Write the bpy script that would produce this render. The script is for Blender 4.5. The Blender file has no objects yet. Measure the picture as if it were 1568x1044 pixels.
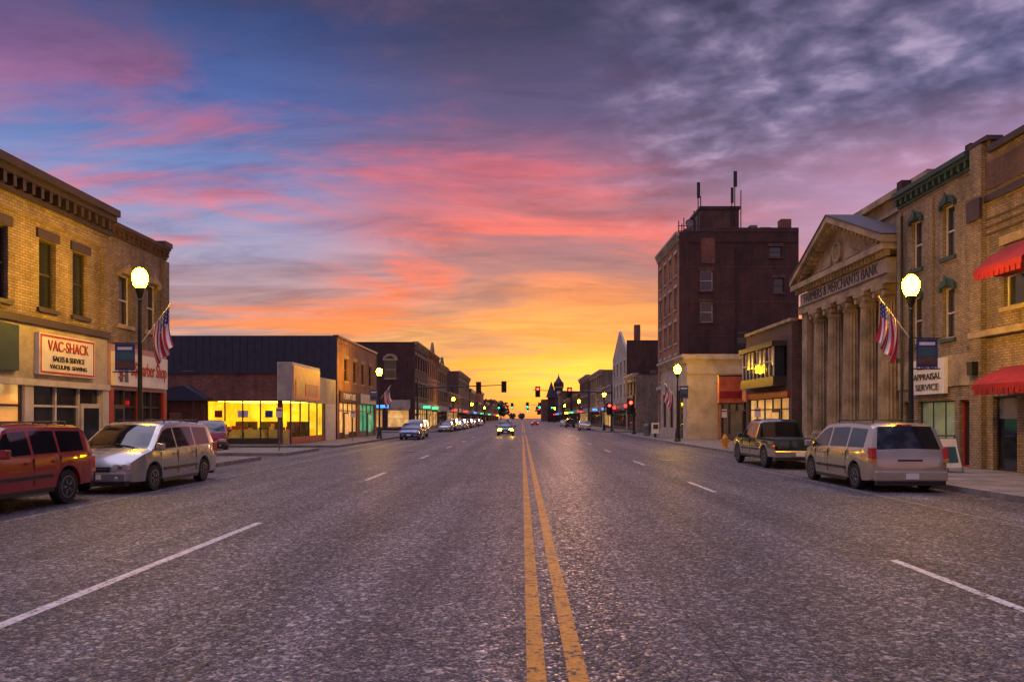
import bpy, bmesh, math, random
from mathutils import Vector, Matrix
random.seed(7)
scene=bpy.context.scene
R=math.radians
def S(r,g,b,k=1.0):
    f=lambda c:(c/255/12.92 if c/255<=0.04045 else ((c/255+0.055)/1.055)**2.4)*k
    return (f(r),f(g),f(b),1)
# ------------------------------------------------------------------ materials
def newmat(n):
    m=bpy.data.materials.new(n); m.use_nodes=True
    nt=m.node_tree; return m,nt,nt.nodes['Principled BSDF']
def N(nt,t,**k):
    n=nt.nodes.new(t)
    for a,v in k.items(): setattr(n,a,v)
    return n
def mth(nt,op,a,b=None,c=None,clamp=False):
    n=nt.nodes.new('ShaderNodeMath'); n.operation=op; n.use_clamp=clamp
    for i,v in enumerate((a,b,c)):
        if v is None: continue
        if isinstance(v,(int,float)): n.inputs[i].default_value=v
        else: nt.links.new(v,n.inputs[i])
    return n.outputs[0]
def mixc(nt,f,a,b,bt='MIX'):
    n=nt.nodes.new('ShaderNodeMix'); n.data_type='RGBA'; n.blend_type=bt
    for i,v in ((0,f),(6,a),(7,b)):
        if isinstance(v,(int,float,tuple)): n.inputs[i].default_value=v
        else: nt.links.new(v,n.inputs[i])
    return n.outputs[2]
def ramp(nt,f,stops,interp='LINEAR'):
    n=nt.nodes.new('ShaderNodeValToRGB'); cr=n.color_ramp; cr.interpolation=interp
    while len(cr.elements)<len(stops): cr.elements.new(0.5)
    for e,(p,c) in zip(cr.elements,stops):
        e.position=p; e.color=c if isinstance(c,tuple) else (c,c,c,1)
    nt.links.new(f,n.inputs[0]); return n.outputs[0]
def noise(nt,vec,scale,detail=4,rough=.55,dist=0):
    n=nt.nodes.new('ShaderNodeTexNoise'); n.inputs['Scale'].default_value=scale
    n.inputs['Detail'].default_value=detail; n.inputs['Roughness'].default_value=rough
    n.inputs['Distortion'].default_value=dist
    if vec is not None: nt.links.new(vec,n.inputs['Vector'])
    return n.outputs['Fac']
def cell(nt,vec,scale):
    v=N(nt,'ShaderNodeTexVoronoi'); v.inputs['Scale'].default_value=scale; nt.links.new(vec,v.inputs['Vector'])
    s=N(nt,'ShaderNodeSeparateColor'); nt.links.new(v.outputs['Color'],s.inputs[0]); return s.outputs[0],v.outputs['Distance']
def bump(nt,bs,h,st=.3,dist=.02):
    b=nt.nodes.new('ShaderNodeBump'); b.inputs['Strength'].default_value=st; b.inputs['Distance'].default_value=dist
    nt.links.new(h,b.inputs['Height']); nt.links.new(b.outputs[0],bs.inputs['Normal'])
def plain(n,col,rough=.6,metal=0,var=.25,sc=2.0,bmp=.15,coat=0,spec=.5):
    m,nt,bs=newmat(n)
    tc=N(nt,'ShaderNodeTexCoord').outputs['Object']
    a=noise(nt,tc,sc,5); b=noise(nt,tc,sc*11,3)
    f=mth(nt,'ADD',mth(nt,'MULTIPLY',a,.7),mth(nt,'MULTIPLY',b,.3))
    lo=tuple(c*(1-var) for c in col[:3])+(1,); hi=tuple(min(1,c*(1+var)) for c in col[:3])+(1,)
    c=ramp(nt,f,[(.36,lo),(.64,hi)]); nt.links.new(c,bs.inputs['Base Color'])
    bs.inputs['Roughness'].default_value=rough; bs.inputs['Metallic'].default_value=metal
    bs.inputs['Coat Weight'].default_value=coat; bs.inputs['Coat Roughness'].default_value=.05
    bs.inputs['Specular IOR Level'].default_value=spec
    if bmp: bump(nt,bs,b,bmp,.01)
    return m
def brick(n,c1,c2,mortar,bw=.24,rh=.085,dirt=.6):
    m,nt,bs=newmat(n)
    g=N(nt,'ShaderNodeNewGeometry')
    sp=N(nt,'ShaderNodeSeparateXYZ'); nt.links.new(g.outputs['Position'],sp.inputs[0])
    sn=N(nt,'ShaderNodeSeparateXYZ'); nt.links.new(g.outputs['True Normal'],sn.inputs[0])
    isx=mth(nt,'GREATER_THAN',mth(nt,'ABSOLUTE',sn.outputs[0]),.6)
    u=mth(nt,'ADD',mth(nt,'MULTIPLY',sp.outputs[1],isx),mth(nt,'MULTIPLY',sp.outputs[0],mth(nt,'SUBTRACT',1.0,isx)))
    cv=N(nt,'ShaderNodeCombineXYZ'); nt.links.new(u,cv.inputs[0]); nt.links.new(sp.outputs[2],cv.inputs[1])
    bt=N(nt,'ShaderNodeTexBrick'); nt.links.new(cv.outputs[0],bt.inputs['Vector'])
    bt.inputs['Scale'].default_value=1; bt.inputs['Brick Width'].default_value=bw; bt.inputs['Row Height'].default_value=rh
    bt.inputs['Mortar Size'].default_value=.012; bt.inputs['Mortar Smooth'].default_value=.3
    bt.inputs['Color1'].default_value=c1; bt.inputs['Color2'].default_value=c2; bt.inputs['Mortar'].default_value=mortar
    big=noise(nt,g.outputs['Position'],.55,6,.65)
    mp=N(nt,'ShaderNodeMapping'); mp.inputs['Scale'].default_value=(2.2,2.2,.35); nt.links.new(g.outputs['Position'],mp.inputs[0])
    st=noise(nt,mp.outputs[0],1.0,5,.6); fi=noise(nt,g.outputs['Position'],9,3,.7)
    dd=ramp(nt,mth(nt,'ADD',mth(nt,'MULTIPLY',big,.4),mth(nt,'ADD',mth(nt,'MULTIPLY',st,.35),mth(nt,'MULTIPLY',fi,.25))),[(.37,1-dirt),(.5,.82),(.6,1.15)])
    c=mixc(nt,1.0,bt.outputs['Color'],dd,'MULTIPLY')
    nt.links.new(c,bs.inputs['Base Color']); bs.inputs['Roughness'].default_value=.85
    bump(nt,bs,mth(nt,'SUBTRACT',1.0,bt.outputs['Fac']),.7,.012)
    return m
def emis(n,col,st,cells=0,cols=None,mixf=.55):
    m,nt,bs=newmat(n)
    bs.inputs['Base Color'].default_value=tuple(min(1,c) for c in col[:3])+(1,); bs.inputs['Emission Color'].default_value=col; bs.inputs['Emission Strength'].default_value=st
    if cells:
        g=N(nt,'ShaderNodeNewGeometry').outputs['Position']
        v=N(nt,'ShaderNodeTexVoronoi'); v.distance='CHEBYCHEV'; v.inputs['Scale'].default_value=cells; nt.links.new(g,v.inputs['Vector'])
        s=N(nt,'ShaderNodeSeparateColor'); nt.links.new(v.outputs['Color'],s.inputs[0])
        k=len(cols); c=ramp(nt,s.outputs[0],[(i/k,cc) for i,cc in enumerate(cols)],'CONSTANT')
        c=mixc(nt,mixf,c,col); c=mixc(nt,1.0,c,ramp(nt,noise(nt,g,.9,3),[(.35,.45),(.6,1.0)]),'MULTIPLY')
        nt.links.new(c,bs.inputs['Emission Color'])
    return m
MT={}
MT['tan']=brick('tan_brick',(.36,.27,.175,1),(.24,.175,.115,1),(.11,.085,.07,1))
MT['buff']=brick('buff_brick',(.42,.31,.18,1),(.29,.21,.12,1),(.13,.10,.075,1))
MT['red']=brick('red_brick',(.30,.10,.06,1),(.18,.06,.04,1),(.17,.13,.11,1))
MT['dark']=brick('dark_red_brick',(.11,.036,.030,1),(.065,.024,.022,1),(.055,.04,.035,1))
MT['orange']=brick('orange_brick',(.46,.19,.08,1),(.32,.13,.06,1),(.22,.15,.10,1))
MT['brown']=brick('brown_brick',(.17,.085,.055,1),(.11,.055,.04,1),(.10,.08,.07,1))
MT['stone']=plain('weathered_limestone',(.34,.255,.15,1),.8,var=.45,sc=1.2,bmp=.5)
MT['cream']=plain('cream_stone',(.38,.33,.27,1),.8,var=.3,sc=.9)
MT['conc']=plain('concrete',(.19,.155,.135,1),.85,var=.35,sc=1.5,bmp=.3)
MT['kerb']=plain('kerb_concrete',(.22,.18,.16,1),.8,var=.4,sc=3,bmp=.3)
MT['trimd']=plain('dark_trim',(.045,.03,.025,1),.5)
MT['trimw']=plain('white_trim',(.50,.46,.42,1),.6,var=.2)
MT['trimg']=plain('green_trim',(.025,.06,.05,1),.5)
MT['teal']=plain('teal_panel',(.04,.12,.16,1),.5)
MT['pink']=plain('pink_panel',(.46,.24,.20,1),.6)
MT['roof']=plain('roof_tar',(.03,.03,.035,1),.9)
MT['slate']=plain('slate_metal_siding',(.022,.025,.048,1),.6,var=.25)
MT['glass']=plain('window_glass',(.018,.022,.03,1),.06,var=.3,sc=.6,bmp=0,spec=.8)
MT['blind']=plain('window_blind',(.22,.20,.17,1),.3,var=.3,bmp=0)
wc=[(1,.5,.12,1),(.25,.08,.03,1),(1,.75,.35,1),(.5,.1,.05,1),(1,.62,.2,1),(.12,.2,.12,1)]
MT['litwin']=emis('lit_window',(1,.55,.15,1),.65,1.8,wc)
MT['litgreen']=emis('lit_green_window',(.08,.6,.25,1),.42,1.6,[(.1,.8,.35,1),(.02,.2,.1,1),(.5,.9,.5,1),(.02,.1,.1,1)])
MT['display']=emis('shop_display_window',(.25,.32,.18,1),.22,2.2,[(.6,.6,.5,1),(.05,.2,.12,1),(.6,.4,.1,1),(.05,.05,.05,1)])
MT['white']=plain('sign_white',(.72,.68,.62,1),.5,var=.12)
MT['ink']=plain('sign_ink',(.02,.02,.025,1),.5,bmp=0)
MT['redink']=plain('sign_red',(.38,.02,.02,1),.5,bmp=0)
MT['blueink']=plain('sign_blue',(.025,.05,.22,1),.5,bmp=0)
MT['orangesign']=plain('orange_sign_and_lit_face',(.72,.15,.05,1),.5,var=.3)  # orange signs; also carries the lit tone of the shop sign box face
MT['awn']=plain('red_awning_canvas',(.24,.007,.012,1),.85,var=.3)
MT['iron']=plain('black_iron',(.012,.014,.014,1),.4,bmp=0)
MT['steel']=plain('galvanised_steel',(.16,.16,.16,1),.45,.6,bmp=0)
MT['globe']=emis('lamp_globe',(1,.49,.0026,1),330)
MT['globef']=emis('lamp_globe_far',(1,.5,.006,1),110)
MT['hyd']=plain('hydrant_yellow',(.7,.30,.03,1),.5)
MT['trim']=plain('plastic_black',(.015,.015,.016,1),.5,bmp=0)
MT['tyre']=plain('tyre_rubber',(.014,.014,.015,1),.8)
MT['rim']=plain('alloy_rim',(.38,.38,.39,1),.3,.8,var=.15,bmp=0)
MT['carglass']=plain('car_glass',(.008,.01,.013,1),.03,var=.2,bmp=0,spec=.7)
MT['tail']=plain('tail_lens',(.5,.01,.01,1),.15,bmp=0,coat=1)
MT['head']=plain('head_lens',(.6,.6,.58,1),.08,.4,bmp=0,coat=1)
MT['amber']=plain('amber_lens',(.6,.2,.02,1),.15,bmp=0,coat=1)
MT['headon']=emis('headlight_on',(1,.55,.006,1),220)
MT['tailon']=emis('tail_light_on',(1,.03,.02,1),8)
MT['sred']=emis('signal_red',(1,.015,.01,1),30)
MT['sgreen']=emis('signal_green',(.02,1,.35,1),12)
MT['soff']=plain('signal_lens_off',(.03,.02,.01,1),.3,bmp=0)
MT['neonb']=emis('blue_neon',(.05,.3,1,1),2)
MT['neonr']=emis('red_neon',(1,.04,.03,1),3)
MT['neong']=emis('green_neon',(.05,1,.3,1),2)
MT['neony']=emis('amber_bulb',(1,.5,.01,1),30)
MT['shopw']=emis('glowing_shop_wall',(1,.62,.008,1),1.1,1.0,[(1,.7,.02,1),(1,.45,.01,1),(1,.75,.05,1),(.6,.28,.01,1)],.5)  # walls themselves glow, standing in for lamp light inside the shop
MT['shopl']=emis('shop_ceiling_light',(1,.78,.06,1),9)
def paint(n,c,metal=.3,r=.25): return plain(n,c,r,metal,var=.08,bmp=0,coat=1)
MT['pred']=paint('paint_red',(.26,.004,.010,1),.1)
MT['psil']=paint('paint_silver',(.36,.36,.36,1),.55)
MT['pchamp']=paint('paint_champagne',(.40,.35,.28,1),.5)
MT['pgreen']=paint('paint_dark_green',(.010,.028,.024,1),.3)
MT['pblue']=paint('paint_blue',(.02,.05,.22,1),.3)
MT['pdark']=paint('paint_dark',(.03,.03,.035,1),.3)
MT['pwhite']=paint('paint_white',(.5,.5,.5,1),0)
for n,c in(('flagred',(.45,.012,.025,1)),('flagwhite',(.72,.68,.66,1)),('flagblue',(.02,.03,.17,1))): MT[n]=plain(n,c,.8,bmp=0,var=.1)
m,nt,bs=newmat('clear_shop_glass')
tr=N(nt,'ShaderNodeBsdfTransparent'); gl=N(nt,'ShaderNodeBsdfGlossy'); gl.inputs['Roughness'].default_value=.03
mx=N(nt,'ShaderNodeMixShader'); mx.inputs[0].default_value=.07
nt.links.new(tr.outputs[0],mx.inputs[1]); nt.links.new(gl.outputs[0],mx.inputs[2]); nt.links.new(mx.outputs[0],nt.nodes['Material Output'].inputs[0])
MT['clear']=m
# asphalt: exposed aggregate of two stone sizes in dark binder
m,nt,bs=newmat('asphalt'); g=N(nt,'ShaderNodeNewGeometry').outputs['Position']
gs=N(nt,'ShaderNodeSeparateXYZ'); nt.links.new(g,gs.inputs[0])
ca,da=cell(nt,g,24); cb,db=cell(nt,g,62); med=noise(nt,g,6,6,.7); big=noise(nt,g,.35,5,.6)
mp=N(nt,'ShaderNodeMapping'); mp.inputs['Scale'].default_value=(1.3,.03,1); nt.links.new(g,mp.inputs[0])
trk=noise(nt,mp.outputs[0],1.0,5,.65)
st1=ramp(nt,ca,[(.0,(.018,.014,.016,1)),(.45,(.055,.044,.050,1)),(.78,(.10,.082,.090,1)),(.90,(.26,.22,.22,1)),(1.0,(.6,.52,.50,1))])
st2=ramp(nt,cb,[(.0,(.012,.010,.012,1)),(.5,(.065,.052,.060,1)),(.8,(.14,.115,.125,1)),(1.0,(.5,.43,.42,1))])
c=mixc(nt,.5,st1,st2)
wp=mth(nt,'MULTIPLY',mth(nt,'COSINE',mth(nt,'MULTIPLY',gs.outputs[0],2*math.pi/1.85)),.06)
t=mth(nt,'ADD',mth(nt,'ADD',mth(nt,'MULTIPLY',trk,.5),mth(nt,'MULTIPLY',big,.25)),mth(nt,'ADD',mth(nt,'MULTIPLY',med,.25),mth(nt,'MULTIPLY',wp,.5)))
c=mixc(nt,1.0,c,ramp(nt,t,[(.38,.45),(.5,.92),(.6,1.4)]),'MULTIPLY')
v2=N(nt,'ShaderNodeTexVoronoi'); v2.feature='DISTANCE_TO_EDGE'; v2.inputs['Scale'].default_value=.16
dn=N(nt,'ShaderNodeTexNoise'); dn.inputs['Scale'].default_value=1.1; dn.inputs['Detail'].default_value=6; nt.links.new(g,dn.inputs['Vector'])
va=N(nt,'ShaderNodeVectorMath'); va.operation='ADD'; vs=N(nt,'ShaderNodeVectorMath'); vs.operation='SCALE'; vs.inputs['Scale'].default_value=.7
nt.links.new(dn.outputs['Color'],vs.inputs[0]); nt.links.new(g,va.inputs[0]); nt.links.new(vs.outputs[0],va.inputs[1]); nt.links.new(va.outputs[0],v2.inputs['Vector'])
c=mixc(nt,1.0,c,ramp(nt,v2.outputs['Distance'],[(.0,.35),(.0012,.6),(.0025,1.0)]),'MULTIPLY')
nt.links.new(c,bs.inputs['Base Color'])
nt.links.new(ramp(nt,mth(nt,'ADD',mth(nt,'MULTIPLY',ca,.5),mth(nt,'MULTIPLY',cb,.5)),[(.2,.72),(.6,.55),(.85,.30)]),bs.inputs['Roughness'])
bs.inputs['Specular IOR Level'].default_value=.42
bump(nt,bs,mth(nt,'ADD',mth(nt,'MULTIPLY',da,-1.0),mth(nt,'ADD',mth(nt,'MULTIPLY',ca,.5),mth(nt,'MULTIPLY',cb,.4))),1.0,.016)
MT['asph']=m
def worn(n,col,thr):
    m,nt,bs=newmat(n); g=N(nt,'ShaderNodeNewGeometry').outputs['Position']
    ca,da=cell(nt,g,30)
    f=mth(nt,'ADD',mth(nt,'MULTIPLY',ca,.22),mth(nt,'ADD',mth(nt,'MULTIPLY',noise(nt,g,16,4,.8),.33),mth(nt,'MULTIPLY',noise(nt,g,3,5,.7),.45)))
    c=ramp(nt,f,[(thr,(.04,.03,.03,1)),(thr+.03,tuple(x*.6 for x in col[:3])+(1,)),(.6,col)])
    nt.links.new(c,bs.inputs['Base Color']); bs.inputs['Roughness'].default_value=.55
    bump(nt,bs,ca,.8,.01); return m
MT['yel']=worn('yellow_road_paint',(.60,.25,.02,1),.385)
MT['whi']=worn('white_road_paint',(.68,.60,.57,1),.39)
MT['whiw']=worn('worn_white_paint',(.38,.33,.31,1),.47)
MT['tar']=plain('tar_sealant',(.014,.012,.013,1),.5)
MT['debris']=plain('leaf_litter',(.06,.035,.02,1),.9,var=.5,sc=3)
m,nt,bs=newmat('ground_soil'); g=N(nt,'ShaderNodeNewGeometry').outputs['Position']
nt.links.new(ramp(nt,noise(nt,g,.05,8),[(.35,(.03,.028,.02,1)),(.65,(.07,.06,.045,1))]),bs.inputs['Base Color']); bs.inputs['Roughness'].default_value=.95
MT['ground']=m
m,nt,bs=newmat('foliage'); g=N(nt,'ShaderNodeNewGeometry').outputs['Position']
nt.links.new(ramp(nt,noise(nt,g,.4,4),[(.35,(.015,.02,.01,1)),(.65,(.05,.06,.03,1))]),bs.inputs['Base Color']); MT['leaf']=m
# ------------------------------------------------------------------ builder
class Obj:
    def __init__(s,name,loc=(0,0,0),rz=0):
        s.e=bpy.data.objects.new(name,None); scene.collection.objects.link(s.e)
        s.e.location=loc; s.e.rotation_euler=(0,0,rz); s.p={}; s.bev={}
    def add(s,part,mat,vs,fs,smooth=False):
        d=s.p.setdefault((part,mat),[[],[],smooth]); o=len(d[0])
        d[0].extend(vs); d[1].extend([tuple(i+o for i in f) for f in fs])
    def box(s,part,mat,x0,x1,y0,y1,z0,z1):
        if x0>x1:x0,x1=x1,x0
        if y0>y1:y0,y1=y1,y0
        v=[(x,y,z) for z in (z0,z1) for x,y in ((x0,y0),(x1,y0),(x1,y1),(x0,y1))]
        s.add(part,mat,v,[(3,2,1,0),(4,5,6,7),(0,1,5,4),(1,2,6,5),(2,3,7,6),(3,0,4,7)])
    def lathe(s,part,mat,c,prof,seg=16,axis='z',flute=0,smooth=True):
        vs=[];fs=[]
        for r,h in prof:
            for k in range(seg):
                a=2*math.pi*k/seg; rr=r*(1-(flute if k%2 else 0))
                p=(rr*math.cos(a),rr*math.sin(a))
                if axis=='z': vs.append((c[0]+p[0],c[1]+p[1],c[2]+h))
                elif axis=='x': vs.append((c[0]+h,c[1]+p[0],c[2]+p[1]))
                else: vs.append((c[0]+p[0],c[1]+h,c[2]+p[1]))
        n=len(prof)
        for i in range(n-1):
            for k in range(seg):
                k2=(k+1)%seg; fs.append((i*seg+k,i*seg+k2,(i+1)*seg+k2,(i+1)*seg+k))
        fs.append(tuple(range(seg))[::-1]); fs.append(tuple(range((n-1)*seg,n*seg)))
        s.add(part,mat,vs,fs,smooth)
    def rod(s,part,mat,a,b,r,r2=None,seg=8):
        r2=r if r2 is None else r2
        a=Vector(a);b=Vector(b);d=(b-a).normalized(); u=d.orthogonal().normalized(); w=d.cross(u)
        vs=[]
        for p,q in((a,r),(b,r2)):
            for k in range(seg):
                t=2*math.pi*k/seg; vs.append(tuple(p+u*q*math.cos(t)+w*q*math.sin(t)))
        fs=[(k,(k+1)%seg,seg+(k+1)%seg,seg+k) for k in range(seg)]+[tuple(range(seg))[::-1],tuple(range(seg,2*seg))]
        s.add(part,mat,vs,fs,True)
    def done(s):
        for (part,mat),(vs,fs,sm) in s.p.items():
            me=bpy.data.meshes.new(part); me.from_pydata(vs,[],fs); me.materials.append(MT[mat])
            if sm:
                me.polygons.foreach_set('use_smooth',[True]*len(me.polygons))
                me.set_sharp_from_angle(angle=R(40))
            o=bpy.data.objects.new(part,me); scene.collection.objects.link(o); o.parent=s.e
            if part in s.bev:
                md=o.modifiers.new('bevel','BEVEL'); md.width=s.bev[part]; md.segments=2
        return s.e
    def text(s,part,mat,txt,c,face,width,height=None,ext=.01):
        cu=bpy.data.curves.new(part,'FONT'); cu.body=txt; cu.size=1; cu.extrude=.001; cu.align_x='CENTER'; cu.align_y='CENTER'
        cu.materials.append(MT[mat]); o=bpy.data.objects.new(part,cu); scene.collection.objects.link(o)
        bpy.context.view_layer.update(); dx,dy=o.dimensions.x,o.dimensions.y
        sx=width/dx; sy=(height/dy) if height else sx
        cols={'+x':((0,1,0),(0,0,1),(1,0,0)),'-x':((0,-1,0),(0,0,1),(-1,0,0)),'-y':((1,0,0),(0,0,1),(0,-1,0))}[face]
        M=Matrix.Identity(4)
        for j,(cl,k) in enumerate(zip(cols,(sx,sy,ext*1000))):
            for i in range(3): M[i][j]=cl[i]*k
        o.parent=s.e
        o.matrix_local=Matrix.Translation(c)@M
class Fc:
    def __init__(s,b,axis,p,inw): s.b=b;s.ax=axis;s.p=p;s.i=inw
    def box(s,part,mat,d0,d1,a0,a1,z0,z1):
        if s.ax=='x': s.b.box(part,mat,s.p+s.i*d0,s.p+s.i*d1,a0,a1,z0,z1)
        else: s.b.box(part,mat,a0,a1,s.p+s.i*d0,s.p+s.i*d1,z0,z1)
    def prism(s,part,mat,d0,d1,pts):
        n=len(pts); vs=[]
        for d in (d0,d1):
            q=s.p+s.i*d
            for a,z in pts: vs.append((q,a,z) if s.ax=='x' else (a,q,z))
        fs=[tuple(range(n)),tuple(range(n,2*n))[::-1]]+[(i,(i+1)%n,n+(i+1)%n,n+i) for i in range(n)]
        s.b.add(part,mat,vs,fs)
    def wall(s,mat,a0,a1,z0,z1,ops,th=.35,part='walls'):
        As=sorted({a0,a1}|{v for o in ops for v in o[:2] if a0<v<a1}); Zs=sorted({z0,z1}|{v for o in ops for v in o[2:4] if z0<v<z1})
        for i in range(len(As)-1):
            run=None
            for j in range(len(Zs)-1):
                am=(As[i]+As[i+1])/2; zm=(Zs[j]+Zs[j+1])/2
                hole=any(o[0]<am<o[1] and o[2]<zm<o[3] for o in ops)
                if hole:
                    if run is not None: s.box(part,mat,0,th,As[i],As[i+1],run,Zs[j]); run=None
                elif run is None: run=Zs[j]
            if run is not None: s.box(part,mat,0,th,As[i],As[i+1],run,z1)
    def win(s,a0,a1,z0,z1,glass='glass',frame='trimd',sill=None,lintel=None,mu=1,mv=1,d=.16,hood=None):
        zb=z0+(z1-z0)*random.choice([.0,.35,.55,.7,1.0]) if glass=='blind' else None
        s.box('window_glass','glass' if glass=='blind' else glass,d+.03,d+.06,a0,a1,z0,z1)
        if zb is not None and zb<z1-.1: s.box('window_blinds','blind',d+.018,d+.028,a0+.06,a1-.06,zb,z1-.06)
        t=.06
        s.box('window_frames',frame,d-.03,d+.017,a0,a0+t,z0,z1); s.box('window_frames',frame,d-.03,d+.017,a1-t,a1,z0,z1)
        s.box('window_frames',frame,d-.03,d+.017,a0+t,a1-t,z0,z0+t); s.box('window_frames',frame,d-.03,d+.017,a0+t,a1-t,z1-t,z1)
        for k in range(1,mu+1):
            a=a0+(a1-a0)*k/(mu+1)
            s.box('window_mullions',frame,d-.015,d+.015,a-.02,a+.02,z0+t,z1-t)
        for k in range(1,mv+1):
            z=z0+(z1-z0)*k/(mv+1); s.box('window_rails',frame,d-.018,d+.013,a0+t,a1-t,z-.03,z+.03)
        if sill: s.box('window_sills',sill,-.09,d-.04,a0-.12,a1+.12,z0-.14,z0-.002)
        if lintel: s.box('window_lintels',lintel,-.06,d-.04,a0-.14,a1+.14,z1+.002,z1+.3)
        if hood:
            c=(a0+a1)/2; w=(a1-a0)/2+.13
            pts=[(c-w,z1-.12),(c-w,z1+.08),(c-w*.6,z1+.24),(c,z1+.34),(c+w*.6,z1+.24),(c+w,z1+.08),(c+w,z1-.12),(c+w-.12,z1-.12),(c+w-.12,z1+.03),(c-w+.12,z1+.03),(c-w+.12,z1-.12)]
            s.prism('window_hoods',hood,-.12,-.003,pts)
            s.prism('window_hoods',hood,-.17,-.123,[(c-.1,z1+.05),(c-.1,z1+.3),(c,z1+.42),(c+.1,z1+.3),(c+.1,z1+.05)])
    def cornice(s,mat,a0,a1,z,h=.5,pr=.35,step=.5):
        s.box('cornice',mat,-pr,.3,a0,a1,z-h*.3,z+.02); s.box('cornice',mat,-pr*.7,-.002,a0,a1,z-h*.55,z-h*.302)
        s.box('cornice',mat,-pr*.25,-.002,a0,a1,z-h*1.2,z-h*1.0)
        k=a0+step*.3
        while k<a1-.1:
            s.box('cornice_brackets',mat,-pr*.6,-.002,k,k+step*.35,z-h*1.0+.002,z-h*.552); k+=step
def shell(b,sd,Xf,dep,y0,y1,H,mat,rf='roof',side_ops=(),z0=0.1,smat=None):
    xi=sd*(Xf+.35); xo=sd*(Xf+dep)
    sw=Fc(b,'y',y0,1)
    sw.wall(smat or mat,min(xi,xo),max(xi,xo),z0,H,list(side_ops),.35,'side_walls')
    b.box('side_walls',smat or mat,xi,xo,y1-.35,y1,z0,H)
    b.box('rear_wall',mat,xo-sd*.35,xo-sd*.002,y0+.352,y1-.352,z0,H)
    b.box('roof',rf,xi,xo-sd*.36,y0+.352,y1-.352,H-.7,H-.5)
    b.box('coping','trimd',sd*Xf+sd*.352,xo,y0-.04,y0+.38,H+.002,H+.1)
    return Fc(b,'x',sd*Xf,sd),sw
def storefront(f,a0,a1,z0,z1,n,frame='trimw',glass='glass',bulk='trimw',door=None):
    f.box('storefront_bulkhead',bulk,.05,.25,a0,a1,z0,z0+.5)
    f.box('storefront_glass',glass,.14,.17,a0,a1,z0+.5,z1)
    w=(a1-a0)/n
    for k in range(n+1):
        a=a0+w*k; f.box('storefront_mullions',frame,.06,.138,max(a0,a-.05),min(a1,a+.05),z0+.502,z1)
    f.box('storefront_transom',frame,.07,.136,a0,a1,z1-.65,z1-.58)
    if door is not None:
        a=a0+w*door
        f.box('door',frame,.0,.048,a+.06,a+w-.06,z0+.02,z0+2.2); f.box('door_glass',glass,-.012,-.002,a+.18,a+w-.18,z0+.35,z0+2.05)
# ------------------------------------------------------------------ ground / road
def sheet(name,mat,x0,x1,y0,y1,z):
    me=bpy.data.meshes.new(name); me.from_pydata([(x0,y0,z),(x1,y0,z),(x1,y1,z),(x0,y1,z)],[],[(0,1,2,3)])
    me.materials.append(MT[mat]); o=bpy.data.objects.new(name,me); scene.collection.objects.link(o); return o
XR=10.9; XL=-11.6
sheet('ground','ground',-4000,4000,-200,5000,-.02)
sheet('road','asph',-40,40,-30,1500,0)
b=Obj('pavement')
def pav(x0,x1,y0,y1):
    s=1 if x0>0 else -1
    k=x0 if s>0 else x1
    b.box('kerb','kerb',k,k+s*.16,y0,y1,.003,.15)
    b.box('slab','conc',k+s*.162,(x1 if s>0 else x0),y0,y1,.003,.145)
    y=y0+1.5
    while y<min(y1,130):
        b.box('joints','trimd',k+s*.2,k+s*4.3,y,y+.015,.146,.149)
        b.box('kerb_joints','trimd',k-s*.003,k+s*.16,y,y+.012,.02,.152); y+=1.5
    b.box('joints','trimd',k+s*1.7,k+s*1.715,y0,min(y1,130),.1505,.152)
pav(XR,38,-20,83); pav(XR,38,98,1400)
pav(-38,XL,-20,33.5); pav(-16,XL,37,43); pav(-38,XL,47.5,83); pav(-38,XL,98,1400)
b.done()
b=Obj('road_markings')
def mk(mat,x0,x1,y0,y1,z=.004): b.add('stripe',mat,[(x0,y0,z),(x1,y0,z),(x1,y1,z),(x0,y1,z)],[(0,1,2,3)])
for a,c in((-10,82),(100,700)):
    mk('yel',.035,.175,a,c); mk('yel',.33,.475,a,c)
for a,c in((4.5,13.3),(22.4,25.6),(34.4,37.6),(46.5,49.6),(58.6,61.7),(70.6,73.8)): mk('whi',-4.72,-4.58,a,c)
for a,c in((-2,9.8),(18.8,21.8),(29.6,32.6),(41,44),(52.5,55.5),(64,67),(75,78)): mk('whi',4.78,4.9,a,c)
for k in range(25):
    mk('whi',-4.72,-4.58,105+k*12.2,108.2+k*12.2); mk('whi',4.78,4.9,105+k*12.2,108.2+k*12.2)
mk('whiw',8.5,8.6,-5,80); mk('whiw',-9.3,-9.2,-5,80)
for k in range(12):
    mk('whiw',8.602,XR-.02,4+k*6.6,4.1+k*6.6); mk('whiw',XL+.02,-9.302,4.6+k*6.6,4.7+k*6.6)
mk('whiw',.7,8.4,81,81.5); mk('whiw',-8.4,.0,99,99.5)
b.done()
b=Obj('road_crack_sealant')
rq=random.Random(11)
def seam(x,y,y1,w,wob):
    px=x; py=y; ww=w
    while py<y1:
        ny=py+rq.uniform(.12,.45); nx=x+(px-x)*.9+rq.uniform(-wob,wob); nw=w*rq.uniform(.3,1.5)
        if rq.random()<.82: b.add('seam','tar',[(px-ww,py,.0025),(px+ww,py,.0025),(nx+nw,ny,.0025),(nx-nw,ny,.0025)],[(0,1,2,3)])
        px,py,ww=nx,ny,nw
seam(1.55,2,78,.008,.03); seam(-2.35,3,70,.008,.05); seam(7.1,4,60,.010,.05); seam(-7.2,5,60,.010,.05)
b.done()
b=Obj('leaf_litter')
def scrap(x,y,z,s):
    a=rq.uniform(0,6.28); p=[]
    for k in range(5):
        r_=s*rq.uniform(.5,1); t=a+k*1.2566; p.append((x+r_*math.cos(t),y+r_*math.sin(t),z+rq.uniform(0,s*.4)))
    b.add('scraps','debris',p,[(0,1,2,3,4)])
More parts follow.
